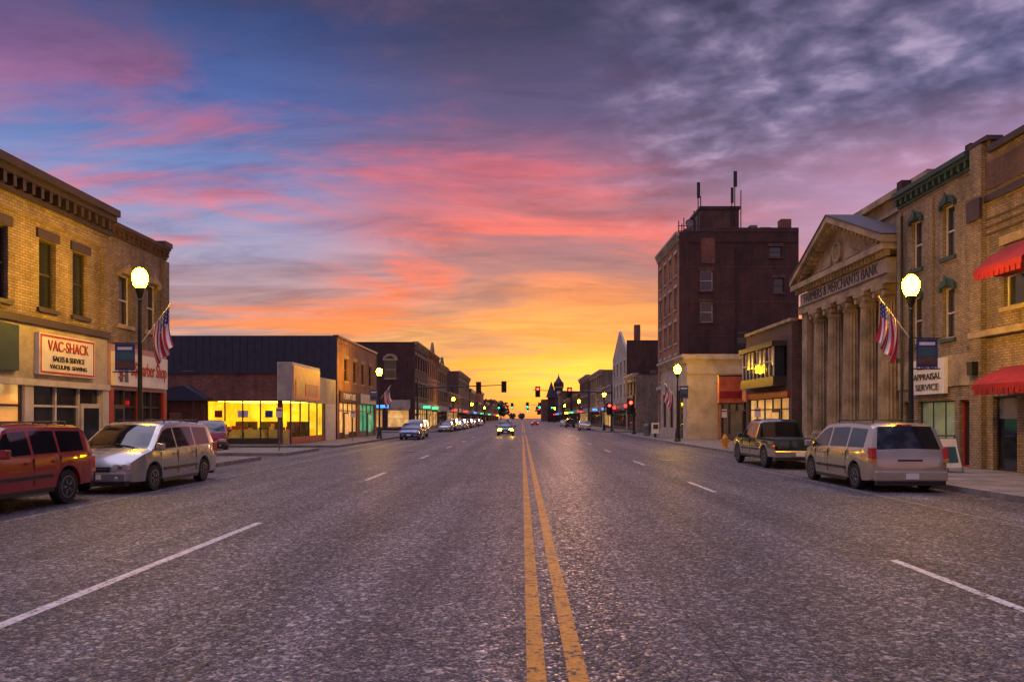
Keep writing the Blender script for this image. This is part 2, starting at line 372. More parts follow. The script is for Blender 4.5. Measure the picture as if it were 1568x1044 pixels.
for i in range(900):
    y=5+rq.random()**1.5*60
    if rq.random()<.5: scrap(XR-abs(rq.gauss(0,.35)),y,.006,rq.uniform(.02,.05))
    else: scrap(XL+abs(rq.gauss(0,.35)),y,.006,rq.uniform(.02,.05))
for i in range(500): scrap(rq.uniform(-11,10.5),3.5+rq.random()**1.4*40,.007,rq.uniform(.008,.024))
for i in range(250):
    y=8+rq.random()*40; scrap(rq.choice([rq.uniform(11.1,14.8),rq.uniform(-14.8,-11.8)]),y,.156,rq.uniform(.015,.04))
b.done()
for px,py in((.2,56),(6.4,33),(-6.2,41)):
    b=Obj('manhole_cover'); b.lathe('cover','iron',(px,py,.003),[(.4,0),(.4,.012),(.34,.014)],20); b.done()
# ------------------------------------------------------------------ left buildings
b=Obj('brick_commercial_building')
y0,y1,H=12,27.2,9.2
f,_=shell(b,-1,15,14,y0,y1,H,'tan')
wins=[(c-.42,c+.42,5.3,7.45) for c in (13.3,15.6,17.3,19.6,21.5,23.75,25.5)]
f.wall('tan',y0,y1,4.95,H,wins)
for w in wins: f.win(*w,frame='trimd',sill='trimd',lintel='trimd',mu=0,mv=1)
f.cornice('trimd',y0,y1+.1,H+.15,.75,.42,.42)
f.box('brick_corbel','tan',-.09,-.002,y0,y1,7.95,8.22)
f.box('belt_course','trimd',-.12,.2,y0,y1,4.72,4.948)
f.box('fascia','cream',0,.3,y0,y1,3.05,4.718)
f.box('transom_beam','trimw',-.1,.3,y0,y1,2.85,3.048)
for a in (y0,17.5,22.6,26.8): f.box('pilasters','trimw',-.05,.3,a,a+.4,.15,2.848)
f.box('pier_strip','tan',-.12,-.002,26.75,27.15,4.95,7.948)
storefront(f,12.4,17.5,.15,2.85,3,'trimg','litwin','trimg',1)
storefront(f,17.9,22.6,.15,2.85,3,'trimd','litwin','trimd',1)
storefront(f,23.0,26.8,.15,2.85,3,'trimw','glass','trimw',2)
f.box('green_sign_band','trimg',-.14,-.002,16,22.2,3.25,4.6)
b.done()
b=Obj('shop_sign')
f=Fc(b,'x',-15,-1)
f.box('board','white',-.16,-.003,23.1,26.1,3.22,4.5)
f.box('border','redink',-.175,-.161,23.15,26.05,4.40,4.46); f.box('border','redink',-.175,-.161,23.15,26.05,3.26,3.32)
f.box('border','redink',-.174,-.161,23.15,23.2,3.32,4.4); f.box('border','redink',-.174,-.161,26.0,26.05,3.32,4.4)
b.text('lettering','redink','VAC-SHACK',(-14.82,24.6,4.12),'+x',2.2,.34)
b.text('small_lettering','ink','SALES & SERVICE',(-14.82,24.6,3.73),'+x',1.7,.17)
b.text('phone_lettering','ink','VACUUMS  SEWING',(-14.82,24.6,3.48),'+x',2.0,.13)
b.done()
b=Obj('barber_shop_building')
y0,y1,H=27.25,31.7,8.95
f,_=shell(b,-1,15,14,y0,y1,H,'tan')
wins=[(27.95,28.85,5.35,7.25),(30.0,30.9,5.35,7.25)]
f.wall('tan',y0,y1,4.55,H,wins)
for w in wins: f.win(*w,frame='trimw',sill='stone',mu=0,mv=1,hood='stone')
f.cornice('brown',y0,y1,H+.05,.4,.2,.35)
f.box('corner_pier','tan',-.12,-.002,31.2,31.7,4.55,8.4); f.box('corner_cap','trimd',-.22,.3,31.15,31.8,9.0,9.2)
f.box('fascia','pink',0,.3,y0,y1,2.9,4.548)
for a in (27.25,29.3,31.35): f.box('pilasters','redink',-.04,.3,a,a+.3,.15,2.898)
storefront(f,27.55,29.3,.15,2.9,2,'trimd','glass','redink',0); storefront(f,29.6,31.35,.15,2.9,2,'trimd','glass','redink')
b.done()
b=Obj('barber_shop_sign')
f=Fc(b,'x',-15,-1)
f.box('board','white',-.14,-.003,27.4,31.5,3.05,4.3)
b.text('lettering','redink',"B$ Barber Shop",(-14.84,29.95,3.72),'+x',2.8,.7)
f.box('barber_pole','blueink',-.16,-.142,27.75,27.95,3.2,4.15)
for k in range(4): f.prism('barber_stripes','redink',-.18,-.162,[(27.62,3.3+k*.22),(28.08,3.42+k*.22),(28.08,3.5+k*.22),(27.62,3.38+k*.22)])
f.prism('barber_figure','teal',-.16,-.142,[(28.1,3.2),(28.35,3.2),(28.32,3.6),(28.42,3.85),(28.28,4.0),(28.14,3.9),(28.12,3.6)])
b.done()
# corner shop (lit)
b=Obj('corner_shop')
yA,yB=49,60.8
sw=Fc(b,'y',yA,1)
sw.wall('red',-28,-15.7,.15,4.75,[(-20.6,-15.9,.15,2.95),(-23.2,-22.2,.15,2.3)])
sw.win(-23.2,-22.2,.17,2.3,'glass','trimd',mu=0,mv=0)
sw.box('coping','slate',-.08,.4,-28,-15.7,4.752,4.9)
sw.box('canopy','slate',-1.1,-.003,-24.6,-20.2,2.98,3.1)
sw.prism('canopy_gable','slate',-1.1,-.003,[(-24.6,3.102),(-20.2,3.102),(-21.6,3.95),(-23.6,3.6)])
b.rod('canopy_post','trimd',(-24.4,yA-1,.145),(-24.4,yA-1,2.98),.05); b.rod('canopy_post','trimd',(-21,yA-1,.145),(-21,yA-1,2.98),.05)
b.box('walls','red',-28,-27.7,yA+.352,yB,.15,4.75)
b.box('walls','red',-27.698,-15.05,yB-.3,yB,.15,4.75)
b.box('roof','roof',-27.69,-15.1,yA+.36,yB-.31,4.3,4.45)
b.box('roof_vent','steel',-24,-23.2,53,53.8,4.45,5.2)
f=Fc(b,'x',-15,-1)
f.wall('cream',yA-.1,yB-.302,2.95,4.9,[],.3)
f.box('street_wall','trimw',0,.25,57.5,yB-.302,.15,2.948)
b.box('interior_ceiling','hyd',-27.69,-15.31,yA+.36,yB-.31,3.05,3.1)
b.box('interior_back','shopw',-27.6,-15.35,57.6,57.65,.15,3.04)
b.box('interior_side','shopw',-21.9,-21.85,yA+.4,57.59,.15,3.04)
b.box('interior_floor','conc',-21.84,-15.3,yA+.36,57.59,.147,.17)
for yy in (50.3,52.4,54.5,56.5): b.box('ceiling_lights','shopl',-21.2,-16,yy,yy+.16,2.98,3.04)
for k in range(3):
    b.box('counter','trimw',-21+k*1.7,-19.6+k*1.7,52.2,52.7,.172,1.05)
    b.box('shelf','brown',-21.2+k*1.9,-19.7+k*1.9,55.6,56.0,.172,1.6)
    for q in range(4): b.box('shelf_goods',random.choice(['redink','white','hyd','teal']),-21.15+k*1.9+q*.36,-20.9+k*1.9+q*.36,55.4,55.598,.4+.4*(q%3),.65+.4*(q%3))
for k in range(14):
    b.box('goods',random.choice(['redink','teal','white','hyd']),-21+k*.38,-20.75+k*.38,52.3,52.55,1.052,1.05+random.uniform(.1,.3))
for k in range(5):
    x=-20.6+k*1.16; b.box('shop_frames','trimd',x,x+.07,yA+.05,yA+.13,.15,2.95)
b.box('shop_frames','trimd',-20.52,-15.9,yA+.055,yA+.125,.17,.55)
b.box('shop_pane','clear',-20.5,-15.95,yA+.15,yA+.16,.55,2.93)
for x,m_,w in((-20.1,'redink',.5),(-18.6,'white',.7),(-16.8,'blueink',.5)): b.box('window_posters',m_,x,x+w,yA+.135,yA+.145,1.9,2.35)
for y in (49.0,51.1,53.2,55.3,57.3): b.box('shop_frames','trimd',-15.14,-15.06,y+.0,y+.1,.15,2.948)
b.box('shop_frames','redink',-15.15,-15.05,49.1,57.3,.17,.6)
b.box('shop_pane','clear',-15.11,-15.10,49.1,57.3,.6,2.94)
b.done()
b=Obj('shop_sign_box')
b.box('box','trimw',-15.9,-14.9,48.8,55.4,3.0,5.5)
b.box('face','orangesign',-14.898,-14.86,48.9,55.3,3.1,5.3)  # orange light on this face is put into its colour
b.box('panel','hyd',-14.858,-14.84,49.4,51.2,3.3,4.4)
b.box('panel','redink',-14.858,-14.84,51.6,54.8,3.4,4.2)
b.box('face_camera','cream',-15.85,-14.95,48.77,48.798,3.05,5.45)
b.done()
b=Obj('black_brick_building')
y0,y1,H=61,77.5,8.45
f,sw=shell(b,-1,15,17,y0,y1,H,'orange',smat='slate')
b.box('siding_panel','slate',-31.9,-15.0,y0-.06,y0-.003,.15,H)
for k in range(28): b.box('siding_seams','roof',-31.9+k*.6,-31.86+k*.6,y0-.08,y0-.061,4.9,H)
ops=[(63.4+i*3.4,64.7+i*3.4,5.0,6.9) for i in range(4)]; g=[(61.8,68.4,.15,3.1),(69.6,76.6,.15,3.1)]
f.wall('orange',y0,y1,.15,H,ops+g)
for w in ops: f.win(*w,frame='trimd',sill='stone',lintel='stone',mu=0)
storefront(f,61.8,68.4,.15,3.1,4,'trimd','litwin','brown',1); storefront(f,69.6,76.6,.15,3.1,4,'trimd','litgreen','trimg',2)
f.box('signband','teal',-.1,-.003,69.4,76.8,3.2,4.1); f.box('signband','brown',-.1,-.003,61.6,68.6,3.2,4.1)
b.text('lettering','white','FURNITURE',(-14.89,65,3.65),'+x',4.5,.5)
f.box('coping','trimd',-.1,.34,y0,y1,H+.002,H+.16)
b.done()
def generic(name,sd,y0,y1,H,mat,Xf=15,dep=14,floors=2,nw=4,trim='stone',ground='glass',sidew=(),corn=True,band='cream'):
    b=Obj(name); f,sw=shell(b,sd,Xf,dep,y0,y1,H,mat,side_ops=[s[:4] for s in sidew])
    L=y1-y0; ops=[]; fh=(H-4.6)/max(1,floors-1)
    for k in range(floors-1):
        for i in range(nw):
            c=y0+L*(i+.5)/nw; w=min(1.3,L/nw*.5)/2; z=4.6+fh*k
            ops.append((c-w,c+w,z+.3,z+min(2.3,fh-.7)))
    g=(y0+.6,y1-.6,.15,3.1)
    f.wall(mat,y0,y1,.15,H,ops+[g])
    for w in ops: f.win(*w,glass=random.choice(['glass','glass','blind']),frame='trimd',sill=trim,lintel=trim,mu=0)
    storefront(f,*g[:4],max(3,int(L/2.2)),'trimd',ground,'trimd',1)
    f.box('signband',band,-.12,-.003,y0+.3,y1-.3,3.2,4.1)
    if random.random()<.7:
        yq=y0+L*random.uniform(.2,.8); f.box('blade_sign',random.choice(['neonb','neonr','neong','neony']),-1.3,-.3,yq,yq+.12,3.3,3.7)
    if random.random()<.5:
        yq=y0+L*.3; f.prism('canvas_awning',random.choice(['teal','redink','trimg']),-1.2,-.13,[(yq,2.9),(yq+L*.3,2.9),(yq+L*.3,3.15),(yq,3.15)])
    if corn: f.cornice(trim,y0,y1,H+.15,.8,.5,.8)
    for k in range(2):
        xq=sd*(Xf+random.uniform(2,dep-2)); yq=random.uniform(y0+1,y1-1.5); b.box('roof_unit','steel',xq-.4,xq+.4,yq,yq+.8,H-.5,H+random.uniform(.3,1.2))
    for s in sidew: sw.win(*s[:4],glass=s[4] if len(s)>4 else 'glass',frame='trimw',sill=trim,lintel=trim,mu=0)
    return b,f,sw
b,f,sw=generic('brick_store_building',-1,105,119,12.4,'dark',15,12,3,5,'stone','litwin',
   sidew=[(-22.9,-21.9,7.6,9.4),(-19.2,-17.6,7.4,9.9),(-24,-19.5,.6,3.0,'litwin'),(-18.8,-15.8,.6,3.0,'litwin')])
sw.prism('arch_hood','stone',-.08,-.004,[(-19.5,9.9),(-19.3,10.5),(-18.8,10.85),(-18.0,10.85),(-17.5,10.5),(-17.3,9.9),(-17.6,9.9),(-17.9,10.35),(-18.4,10.5),(-18.9,10.35),(-19.2,9.9)])
sw.box('side_signband','neonb',-.1,-.003,-20.5,-18.6,3.3,3.7); sw.box('side_fascia','cream',-.06,-.003,-18.4,-15.6,3.3,4.4)
b.done()
b,f,sw=generic('ornate_brick_building',-1,119.2,134,12.4,'orange',15,12,3,5,'orange','litwin')
f.prism('gable_parapet','orange',-.1,.25,[(124,12.6),(129,12.6),(126.5,14.6)]); b.done()
b,f,sw=generic('ornate_brick_building',-1,134.2,150,11.6,'brown',15,12,3,5,'stone','glass')
f.prism('gable_parapet','brown',-.1,.25,[(139,11.8),(145,11.8),(142,13.4)]); b.done()
generic('brick_store_building',-1,150.2,176,7.0,'red',15,12,2,7,'stone','litwin')[0].done()
generic('brick_store_building',-1,178,215,12.9,'brown',15,14,3,8,'stone','glass',sidew=[(-20,-18.6,5,7),(-20,-18.6,8.5,10.5)])[0].done()
yy=218; rr=random.Random(3)
for i in range(9):
    L=rr.uniform(18,38); generic('brick_store_building',-1,yy,yy+L,rr.uniform(7,13),rr.choice(['red','brown','dark','brown','orange']),15,14,2,int(L/4),rr.choice(['stone','trimd']),rr.choice(['litwin','glass','glass']))[0].done(); yy+=L+rr.choice([.3,.3,12])
# ------------------------------------------------------------------ right buildings
b=Obj('awning_brick_building')
y0,y1,H=12,25.75,10.6
f,_=shell(b,1,15.5,14,y0,y1,H,'buff')
ops=[(23.6-2.9*i-.55,23.6-2.9*i+.55,5.4,7.4) for i in range(4)]
ops2=[(24.7-3.6*i-1.2,24.7-3.6*i,.15,2.55) for i in range(3)]
f.wall('buff',y0,y1,.15,H,ops+ops2)
for w in ops: f.win(*w,frame='trimw',sill='stone',lintel='stone',mu=0)
for w in ops2: f.win(*w,glass='blind',frame='trimd',mu=0,mv=0)
f.box('parapet','buff',0,.35,24.9,y1,H+.002,11.05); f.box('coping','trimd',-.15,.4,24.8,y1+.05,11.052,11.2)
f.box('coping','trimd',-.15,.4,y0,24.79,H+.003,H+.22)
f.box('dark_frieze','brown',-.05,-.002,y0,25.04,9.4,10.3); f.box('dark_frieze','trimd',-.1,-.052,y0,25.04,9.0,9.22)
f.box('pier','buff',-.18,-.002,25.05,25.7,.15,11.0); f.box('belt','stone',-.22,-.181,y0,y1,4.55,4.75); f.box('belt','stone',-.18,-.002,y0,25.04,4.55,4.75)
f.box('pier_cap','trimd',-.28,-.181,25.0,25.74,8.5,9.2)
for z in (7.9,8.15,8.4): f.box('brick_courses','brown',-.03,-.002,y0,25.04,z,z+.06)
f.box('box_lamp','iron',-.4,-.19,25.2,25.5,3.3,3.75)
b.done()
def awning(name,ya,yb,z,h=.9,out=1.1):
    b=Obj(name); s=Fc(b,'y',ya,1)
    pts=[(15.47,z),(15.47-out,z),(15.47-out,z+.16),(15.47-out*.6,z+.16+h*.42),(15.47,z+h)]
    s.prism('canvas','awn',0,yb-ya,pts)
    for k in range(int((yb-ya)/.25)): s.box('valance','awn',.02+k*.25,.22+k*.25,15.47-out-.01,15.47-out+.01,z-.18,z-.002)
    b.done()
awning('red_awning',21.4,24.0,2.75,.75); awning('red_awning',17.4,20.6,2.75,.75)
awning('red_awning',21.6,23.9,6.35,1.0); awning('red_awning',17.9,20.6,6.35,1.0)
b=Obj('three_storey_brick_building')
y0,y1,H=25.8,30.85,10.9
f,_=shell(b,1,15.5,14,y0,y1,H,'buff')
ops=[(26.9,27.65,7.7,9.6),(29.1,29.85,7.7,9.6),(26.9,27.65,4.75,6.6),(29.1,29.85,4.75,6.6)]
g=[(26.9,29.4,1.05,2.5),(29.7,30.5,.15,2.5),(25.95,26.6,.15,2.5)]
f.wall('buff',y0,y1,.15,H,ops+g)
for w in ops: f.win(*w,glass='glass',frame='trimw',sill='trimg',mu=0,hood='trimg')
f.win(*g[0],glass='display',frame='trimg',sill='trimw',mu=2,mv=0); f.win(*g[1],glass='glass',frame='trimg',mu=0,mv=0); f.win(*g[2],glass='glass',frame='redink',mu=0,mv=0)
f.box('shop_fascia','stone',-.06,-.002,y0,y1,3.0,4.1)
f.cornice('trimg',y0,y1,H+.1,.5,.3,.4)
f.box('parapet','dark',-.1,.3,30.45,30.85,H+.122,H+.6)
f.box('parapet','dark',-.1,.3,y0,y0+.3,H+.122,H+.4)
for a in (25.8,28.2,30.55): f.box('pilasters','buff',-.1,-.003,a,a+.3,4.3,10.2)
b.rod('downpipe','iron',(15.38,30.4,.2),(15.38,30.4,10),.05)
b.done()
b=Obj('appraisal_sign'); f=Fc(b,'x',15.5,1)
f.box('board','white',-.2,-.07,27.2,29.5,2.75,4.05)
b.text('lettering','ink','CERNEA',(15.28,28.35,3.8),'-x',1.5,.24); b.text('lettering','ink','APPRAISAL',(15.28,28.35,3.4),'-x',1.9,.24); b.text('lettering','ink','SERVICE',(15.28,28.35,3.0),'-x',1.6,.24)
b.done()
# bank
b=Obj('bank_temple_building')
X=15.2; ya,yb=32.3,41.2; yc=36.6
f=Fc(b,'x',X,1)
H1,H2=7.5,9.1
f.box('podium','stone',-.3,1.9,ya-.9,yb+.1,.15,.55)
f.box('stylobate','stone',-.1,1.9,ya-.8,yb,.552,.75)
f.box('architrave','stone',0,1.2,ya-1.0,yb,H1,H1+.42); f.box('architrave_fillet','trimd',-.05,-.002,ya-1.0,yb,H1+.36,H1+.42)
f.box('frieze','cream',.06,1.2,ya-.95,yb-.05,H1+.422,H1+1.08)
f.box('cornice','stone',-.35,1.2,ya-1.35,yb+.35,H2-.27,H2)
k=ya-1.2
while k<yb+.2: f.box('dentils','stone',-.15,.05,k,k+.17,H2-.5,H2-.272); k+=.36
RH=2.3
f.prism('tympanum','stone',.25,1.2,[(ya-.9,H2+.002),(yb,H2+.002),(yc,H2+RH-.15)])
def rake(a0,z0_,a1,z1_,t,d0,d1,part,mat='stone'):
    f.prism(part,mat,d0,d1,[(a0,z0_),(a1,z1_),(a1,z1_+t),(a0,z0_+t)])
rake(ya-1.4,H2+.003,yc,H2+RH,.3,-.38,1.2,'raking_cornice'); rake(yb+.4,H2+.003,yc+.001,H2+RH,.3,-.38,1.2,'raking_cornice')
rake(ya-1.4,H2+.305,yc,H2+RH+.302,.06,-.42,1.2,'roof_edge','trimd'); rake(yb+.4,H2+.305,yc+.001,H2+RH+.302,.06,-.42,1.2,'roof_edge','trimd')
rake(ya-.9,H2+.02,yc,H2+RH-.25,.16,-.1,.3,'raking_moulding'); rake(yb,H2+.02,yc,H2+RH-.25,.16,-.1,.3,'raking_moulding')
n=14
for i in range(1,n):
    for s0,s1 in((ya-1.3,yc),(yb+.3,yc)):
        a=s0+(s1-s0)*i/n; z=H2+RH*i/n-.1; f.box('raking_dentils','stone',-.2,.24,a-.08,a+.08,z-.12,z+.1)
b.lathe('medallion','stone',(X+.1,yc,H2+.85),[(.5,.2),(.5,0),(.38,.0),(.38,.06),(.12,.02)],20,'x')
f.prism('tympanum_relief','stone',.17,.248,[(yc-2.4,H2+.3),(yc-.8,H2+.3),(yc-.8,H2+.9),(yc-1.3,H2+.8)]); f.prism('tympanum_relief','stone',.17,.248,[(yc+2.4,H2+.3),(yc+.8,H2+.3),(yc+.8,H2+.9),(yc+1.3,H2+.8)])
for cy in (32.2,33.95,35.75,37.55,39.35,40.8):
    if cy==40.8:
        f.box('pilasters','stone',.15,1.2,cy-.35,cy+.35,.752,H1-.002); continue
    r=.46
    f.box('column_plinths','stone',-.02,1.1,cy-.56,cy+.56,.752,.95)
    b.lathe('column_bases','stone',(X+.55,cy,0),[(r*1.18,.95),(r*1.2,1.05),(r*1.05,1.14),(r,1.2)],24)
    b.lathe('columns','stone',(X+.55,cy,0),[(r,1.2),(r*.99,3),(r*.94,5),(r*.86,6.85)],36,'z',.14,False)
    b.lathe('capitals','stone',(X+.55,cy,0),[(r*.9,6.85),(r*1.0,6.98),(r*.88,7.02),(r*.92,7.1),(r*1.25,7.32)],24)
    f.box('capital_abacus','stone',0,1.12,cy-.54,cy+.54,7.322,H1-.002)
    for sy in(-1,1): b.lathe('volutes','stone',(X+.05,cy+sy*.42,7.17),[(.13,0),(.13,1.0)],12,'x')
c=Fc(b,'x',X+1.9,1)
ops=[(32.6,33.6,1.6,5.9),(34.4,35.4,1.6,5.9),(36.2,37.4,.75,5.9),(38.1,39.1,1.6,5.9)]
c.wall('stone',ya-.95,yb,.15,11.9,ops,.4)
for w in ops: c.win(*w,glass='glass',frame='trimd',sill='stone',mu=1,mv=4)
b.box('ceiling','stone',X+1.202,X+1.898,ya-.9,yb,H1,H1+.3)
b.box('roof_block','stone',X+1.202,X+1.898,ya-.6,yb-.2,H1+.31,H2+.3)
b.box('side_walls','stone',X+2.302,X+16,ya-.95,ya-.55,.15,11.9); b.box('side_walls','stone',X+2.302,X+16,yb-.4,yb,.15,11.9)
b.box('roof','roof',X+2.302,X+15,ya-.54,yb-.42,11.4,11.6)
c.box('attic_cornice','stone',-.25,.42,ya-1.1,yb+.2,11.902,12.2); c.box('attic_band','stone',-.1,-.002,ya-.95,yb,11.2,11.35)
b.text('lettering','ink','FARMERS & MERCHANTS BANK',(X+.045,36.4,H1+.75),'-x',8.4,.48)
b.done()
b=Obj('bay_window_building')
y0,y1,H=41.7,50.2,7.25
f,_=shell(b,1,15,12,y0,y1,H,'brown')
f.wall('brown',y0,y1,.15,H,[(42.5,49.2,4.1,6.05),(42.2,49.6,.15,3.0)])
f.box('bay_apron','trimd',-.75,.1,42.6,48.9,3.7,4.25); f.box('bay_head','trimd',-.85,.1,42.5,49.0,5.95,6.25)
f.box('bay_glass','glass',-.6,-.55,42.8,48.7,4.252,5.948)
for k in(0,2,3,5,6): f.box('bay_blinds','blind',-.62,-.601,42.86+k*.74,43.45+k*.74,4.9,5.94)
b.box('bay_glass','glass',14.45,14.95,42.7,42.75,4.252,5.948)
for k in range(9): f.box('bay_mullions','trimw',-.68,-.622,42.75+k*.74,42.83+k*.74,4.252,5.948)
f.box('bay_rail','trimw',-.67,-.624,42.8,48.7,5.1,5.16)
f.box('back','brown',.1,.3,42.5,49.2,4.1,6.05)
storefront(f,42.2,49.6,.15,3.0,5,'trimd','litwin','teal',1)
f.box('signband','redink',-.15,-.003,42.0,49.7,3.05,3.4)
f.box('coping','stone',-.1,.34,y0,y1,H+.002,H+.18)
b.done()
b=Obj('projecting_shop_sign')
b.box('face','orangesign',13.5,15.1,51.4,51.8,2.9,4.7); b.box('frame','trimd',13.45,15.15,51.39,51.81,4.702,4.8); b.box('frame','trimd',13.45,15.15,51.39,51.81,2.8,2.898)
b.box('band','redink',13.55,15.05,51.38,51.398,3.2,3.7)
b.rod('bracket','iron',(15.1,51.6,4.5),(16.3,51.6,4.5),.05)
b.done()
b=Obj('low_shop_building'); f,sw=shell(b,1,15.6,12,50.4,59.8,4.6,'orange')
f.wall('orange',50.4,59.8,.15,4.6,[(51,59,.15,3.0)]); storefront(f,51,59,.15,3.0,4,'trimd','glass','trimd',1); f.box('coping','trimd',-.1,.3,50.4,59.8,4.602,4.7); b.done()
b=Obj('tall_brick_building')
y0,y1,H=71.6,82.8,19.6
so=[(17.0,18.2,14.0,15.9),(17.0,18.2,11.0,12.9),(24.0,25.0,13.8,15.2),(23.6,24.8,17.2,18.2),(20.5,21.5,8.2,9.8)]
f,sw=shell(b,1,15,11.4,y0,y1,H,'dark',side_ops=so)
for i,w in enumerate(so): sw.win(*w,glass='blind' if i==1 else 'glass',frame='trimw' if i<2 else 'trimd',sill='brown',lintel='brown',mu=0)
ops=[]
for k in range(4):
    for i in range(4):
        c=y0+1.6+i*2.65; ops.append((c-.6,c+.6,5.8+k*3.3,7.9+k*3.3))
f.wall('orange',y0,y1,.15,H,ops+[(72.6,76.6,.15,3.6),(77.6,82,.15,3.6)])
for w in ops: f.win(*w,glass='blind',frame='trimw',sill='cream',lintel='cream',mu=0)
storefront(f,72.6,76.6,.15,3.6,2); storefront(f,77.6,82,.15,3.6,2)
f.box('belt','cream',-.2,-.002,y0,y1,4.9,5.25); f.cornice('cream',y0,y1,H,.7,.35,.7)
sw.box('painted_panel','red',-.03,-.003,17.1,18.4,16.6,19.0)
sw.box('quoins','dark',-.06,-.003,15.0,15.9,.15,H)
sw.box('downpipe','iron',-.15,-.05,20.4,20.52,5,18); sw.box('belt','dark',-.05,-.004,16,17.05,18.6,18.8); sw.box('belt','dark',-.05,-.004,18.45,26.3,18.6,18.8)
for z in(9.6,12.9,16.2): sw.box('floor_line','brown',-.02,-.0035,16,26.35,z,z+.08)
b.box('side_parapet','dark',18.6,26.4,y0-.02,y0+.36,H+.102,H+.4)
b.box('penthouse','brown',17.6,21.4,74,80,H-.5,22.4); b.box('penthouse_roof','slate',17.5,21.5,73.9,80.1,22.402,22.7)
b.box('chimney','red',25.2,26.2,73,74,H-.5,H+1.6)
b.box('roof_unit','steel',22.2,22.9,73,74,H-.5,H+1.0); b.box('roof_unit','steel',23.2,24.2,73,74,H-.5,H+.8); b.box('roof_unit','steel',16.0,16.8,74,75,H-.5,H+.9)
b.done()
b=Obj('rooftop_antennas')
for x,z,w in((17.3,24.9,.14),(17.55,23.6,.08),(20.9,26.0,.16),(20.6,24.4,.12),(21.5,24.2,.05),(16.2,21.2,.05),(16.6,21.6,.05),(15.7,20.9,.05),(15.4,21.2,.04),(15.9,21.5,.04),(17.0,21.3,.05),(16.9,22.2,.04)):
    b.rod('mast','iron',(x,73.7,19),(x,73.7,z),.05)
    if w>.1: b.box('panel','iron',x-w,x+w,73.45,73.64,z-1.5,z)
for z in(20.2,20.7): b.rod('rail','iron',(15.3,73.7,z),(17.4,73.7,z),.04)
b.lathe('dish','steel',(16.35,73.4,20.9),[(.05,.15),(.25,.1),(.38,0)],14,'y')
b.done()
b=Obj('cream_stone_building')
y0,y1,H=60,71.3,6.7
f,sw=shell(b,1,13.2,12,y0,y1,H,'cream')
f.wall('cream',y0,y1,.15,H,[(61.5,64,.15,4.2),(65.5,67.3,1,4.0),(68.7,70.4,1,4.0)])
for w in((61.5,64,.15,4.2),(65.5,67.3,1,4.0),(68.7,70.4,1,4.0)): f.win(*w,frame='trimd',mu=1)
f.cornice('cream',y0-.0,y1,H+.25,.6,.4,.6); sw.box('belt','cream',-.1,-.002,13.2,25.2,5.4,5.6); sw.box('cornice','cream',-.25,-.045,13.0,25.2,H-.15,H+.25)
sw.box('base','cream',-.08,-.002,13.2,25.2,.15,1.0)
for x in(13.3,16,19,22): sw.box('pilasters','cream',-.06,-.003,x,x+.5,1.002,5.398)
b.done()
b,f,sw=generic('cream_storefront_building',1,98.5,107,7.6,'tan',15,12,2,3,'cream','glass'); b.done()
b,f,sw=generic('gabled_brick_building',1,107.5,124,11.4,'cream',15,12,3,4,'trimw','glass',corn=False,band='teal')
f.prism('gable','cream',0,.35,[(107.5,11.402),(124,11.402),(115.7,15.2)])
sw.box('side_brick','dark',-.1,-.003,15,27,.15,13); b.box('chimney','red',16.4,17.2,109,110,11,15.4); b.done()
generic('cream_storefront_building',1,124.3,140,7.2,'cream',15,12,2,5,'cream','litwin',band='redink')[0].done()
generic('brick_store_building',1,140.2,165,10.8,'tan',15,12,3,7,'cream','glass')[0].done()
generic('brick_store_building',1,170,195,11.6,'brown',15,12,3,7,'cream','litwin')[0].done()
yy=198
for i in range(9):
    L=rr.uniform(16,34); generic('brick_store_building',1,yy,yy+L,rr.uniform(7,12.5),rr.choice(['red','brown','dark','tan','brown']),15,14,2,int(L/4),rr.choice(['stone','trimd']),rr.choice(['litwin','glass','glass']))[0].done(); yy+=L+rr.choice([.3,.3,12])
b=Obj('courthouse_clock_tower')
cx,cy=19.7,402
b.box('body','red',cx-9,cx+9,cy+2.3,cy+22,0,12)
b.box('shaft','dark',cx-2.2,cx+2.2,cy-2.2,cy+2.2,0,18); b.box('cornice','stone',cx-2.6,cx+2.6,cy-2.6,cy+2.6,18.002,18.6)
b.box('belfry','dark',cx-1.9,cx+1.9,cy-1.9,cy+1.9,18.602,20.6)
b.lathe('clock','white',(cx,cy-2.3,15.5),[(1.1,0),(1.1,-.1)],16,'y')
b.lathe('spire','slate',(cx,cy,0),[(2.3,20.6),(1.6,22),(.7,23.4),(.25,24.5),(.05,26)],8,smooth=False)
for sx in(-1,1):
    for sy in(-1,1): b.lathe('pinnacles','dark',(cx+sx*2.2,cy+sy*2.2,0),[(.4,18.6),(.4,20.2),(.05,21.4)],6)
b.done()
b=Obj('church_steeple'); b.box('tower','dark',11.4,14.6,330,333.2,0,11); b.lathe('spire','slate',(13,331.6,0),[(2.4,11),(.1,18)],4); b.done()
b=Obj('distant_trees')
for i in range(46):
    cx=random.uniform(-70,90); cy=random.uniform(620,760); r=random.uniform(4,8); h=random.uniform(3,8)
    if abs(cx)<12: cy=900; h=2
    b.rod('trunk','brown',(cx,cy,0),(cx,cy,h+2),.4,.2,5)
    for k in range(90):
        t=random.uniform(0,6.28); p=random.uniform(-1,1); q=random.random()**.4*r
        P=Vector((cx+q*math.cos(t)*math.sqrt(1-p*p),cy+q*math.sin(t)*math.sqrt(1-p*p),h+r*.6+q*p*.8))
        u=Vector((random.uniform(-1,1),random.uniform(-1,1),random.uniform(-1,1))).normalized()*1.1; w=u.orthogonal().normalized()*.9
        b.add('crown','leaf',[tuple(P-u-w),tuple(P+u-w),tuple(P+u+w),tuple(P-u+w)],[(0,1,2,3)])
b.done()
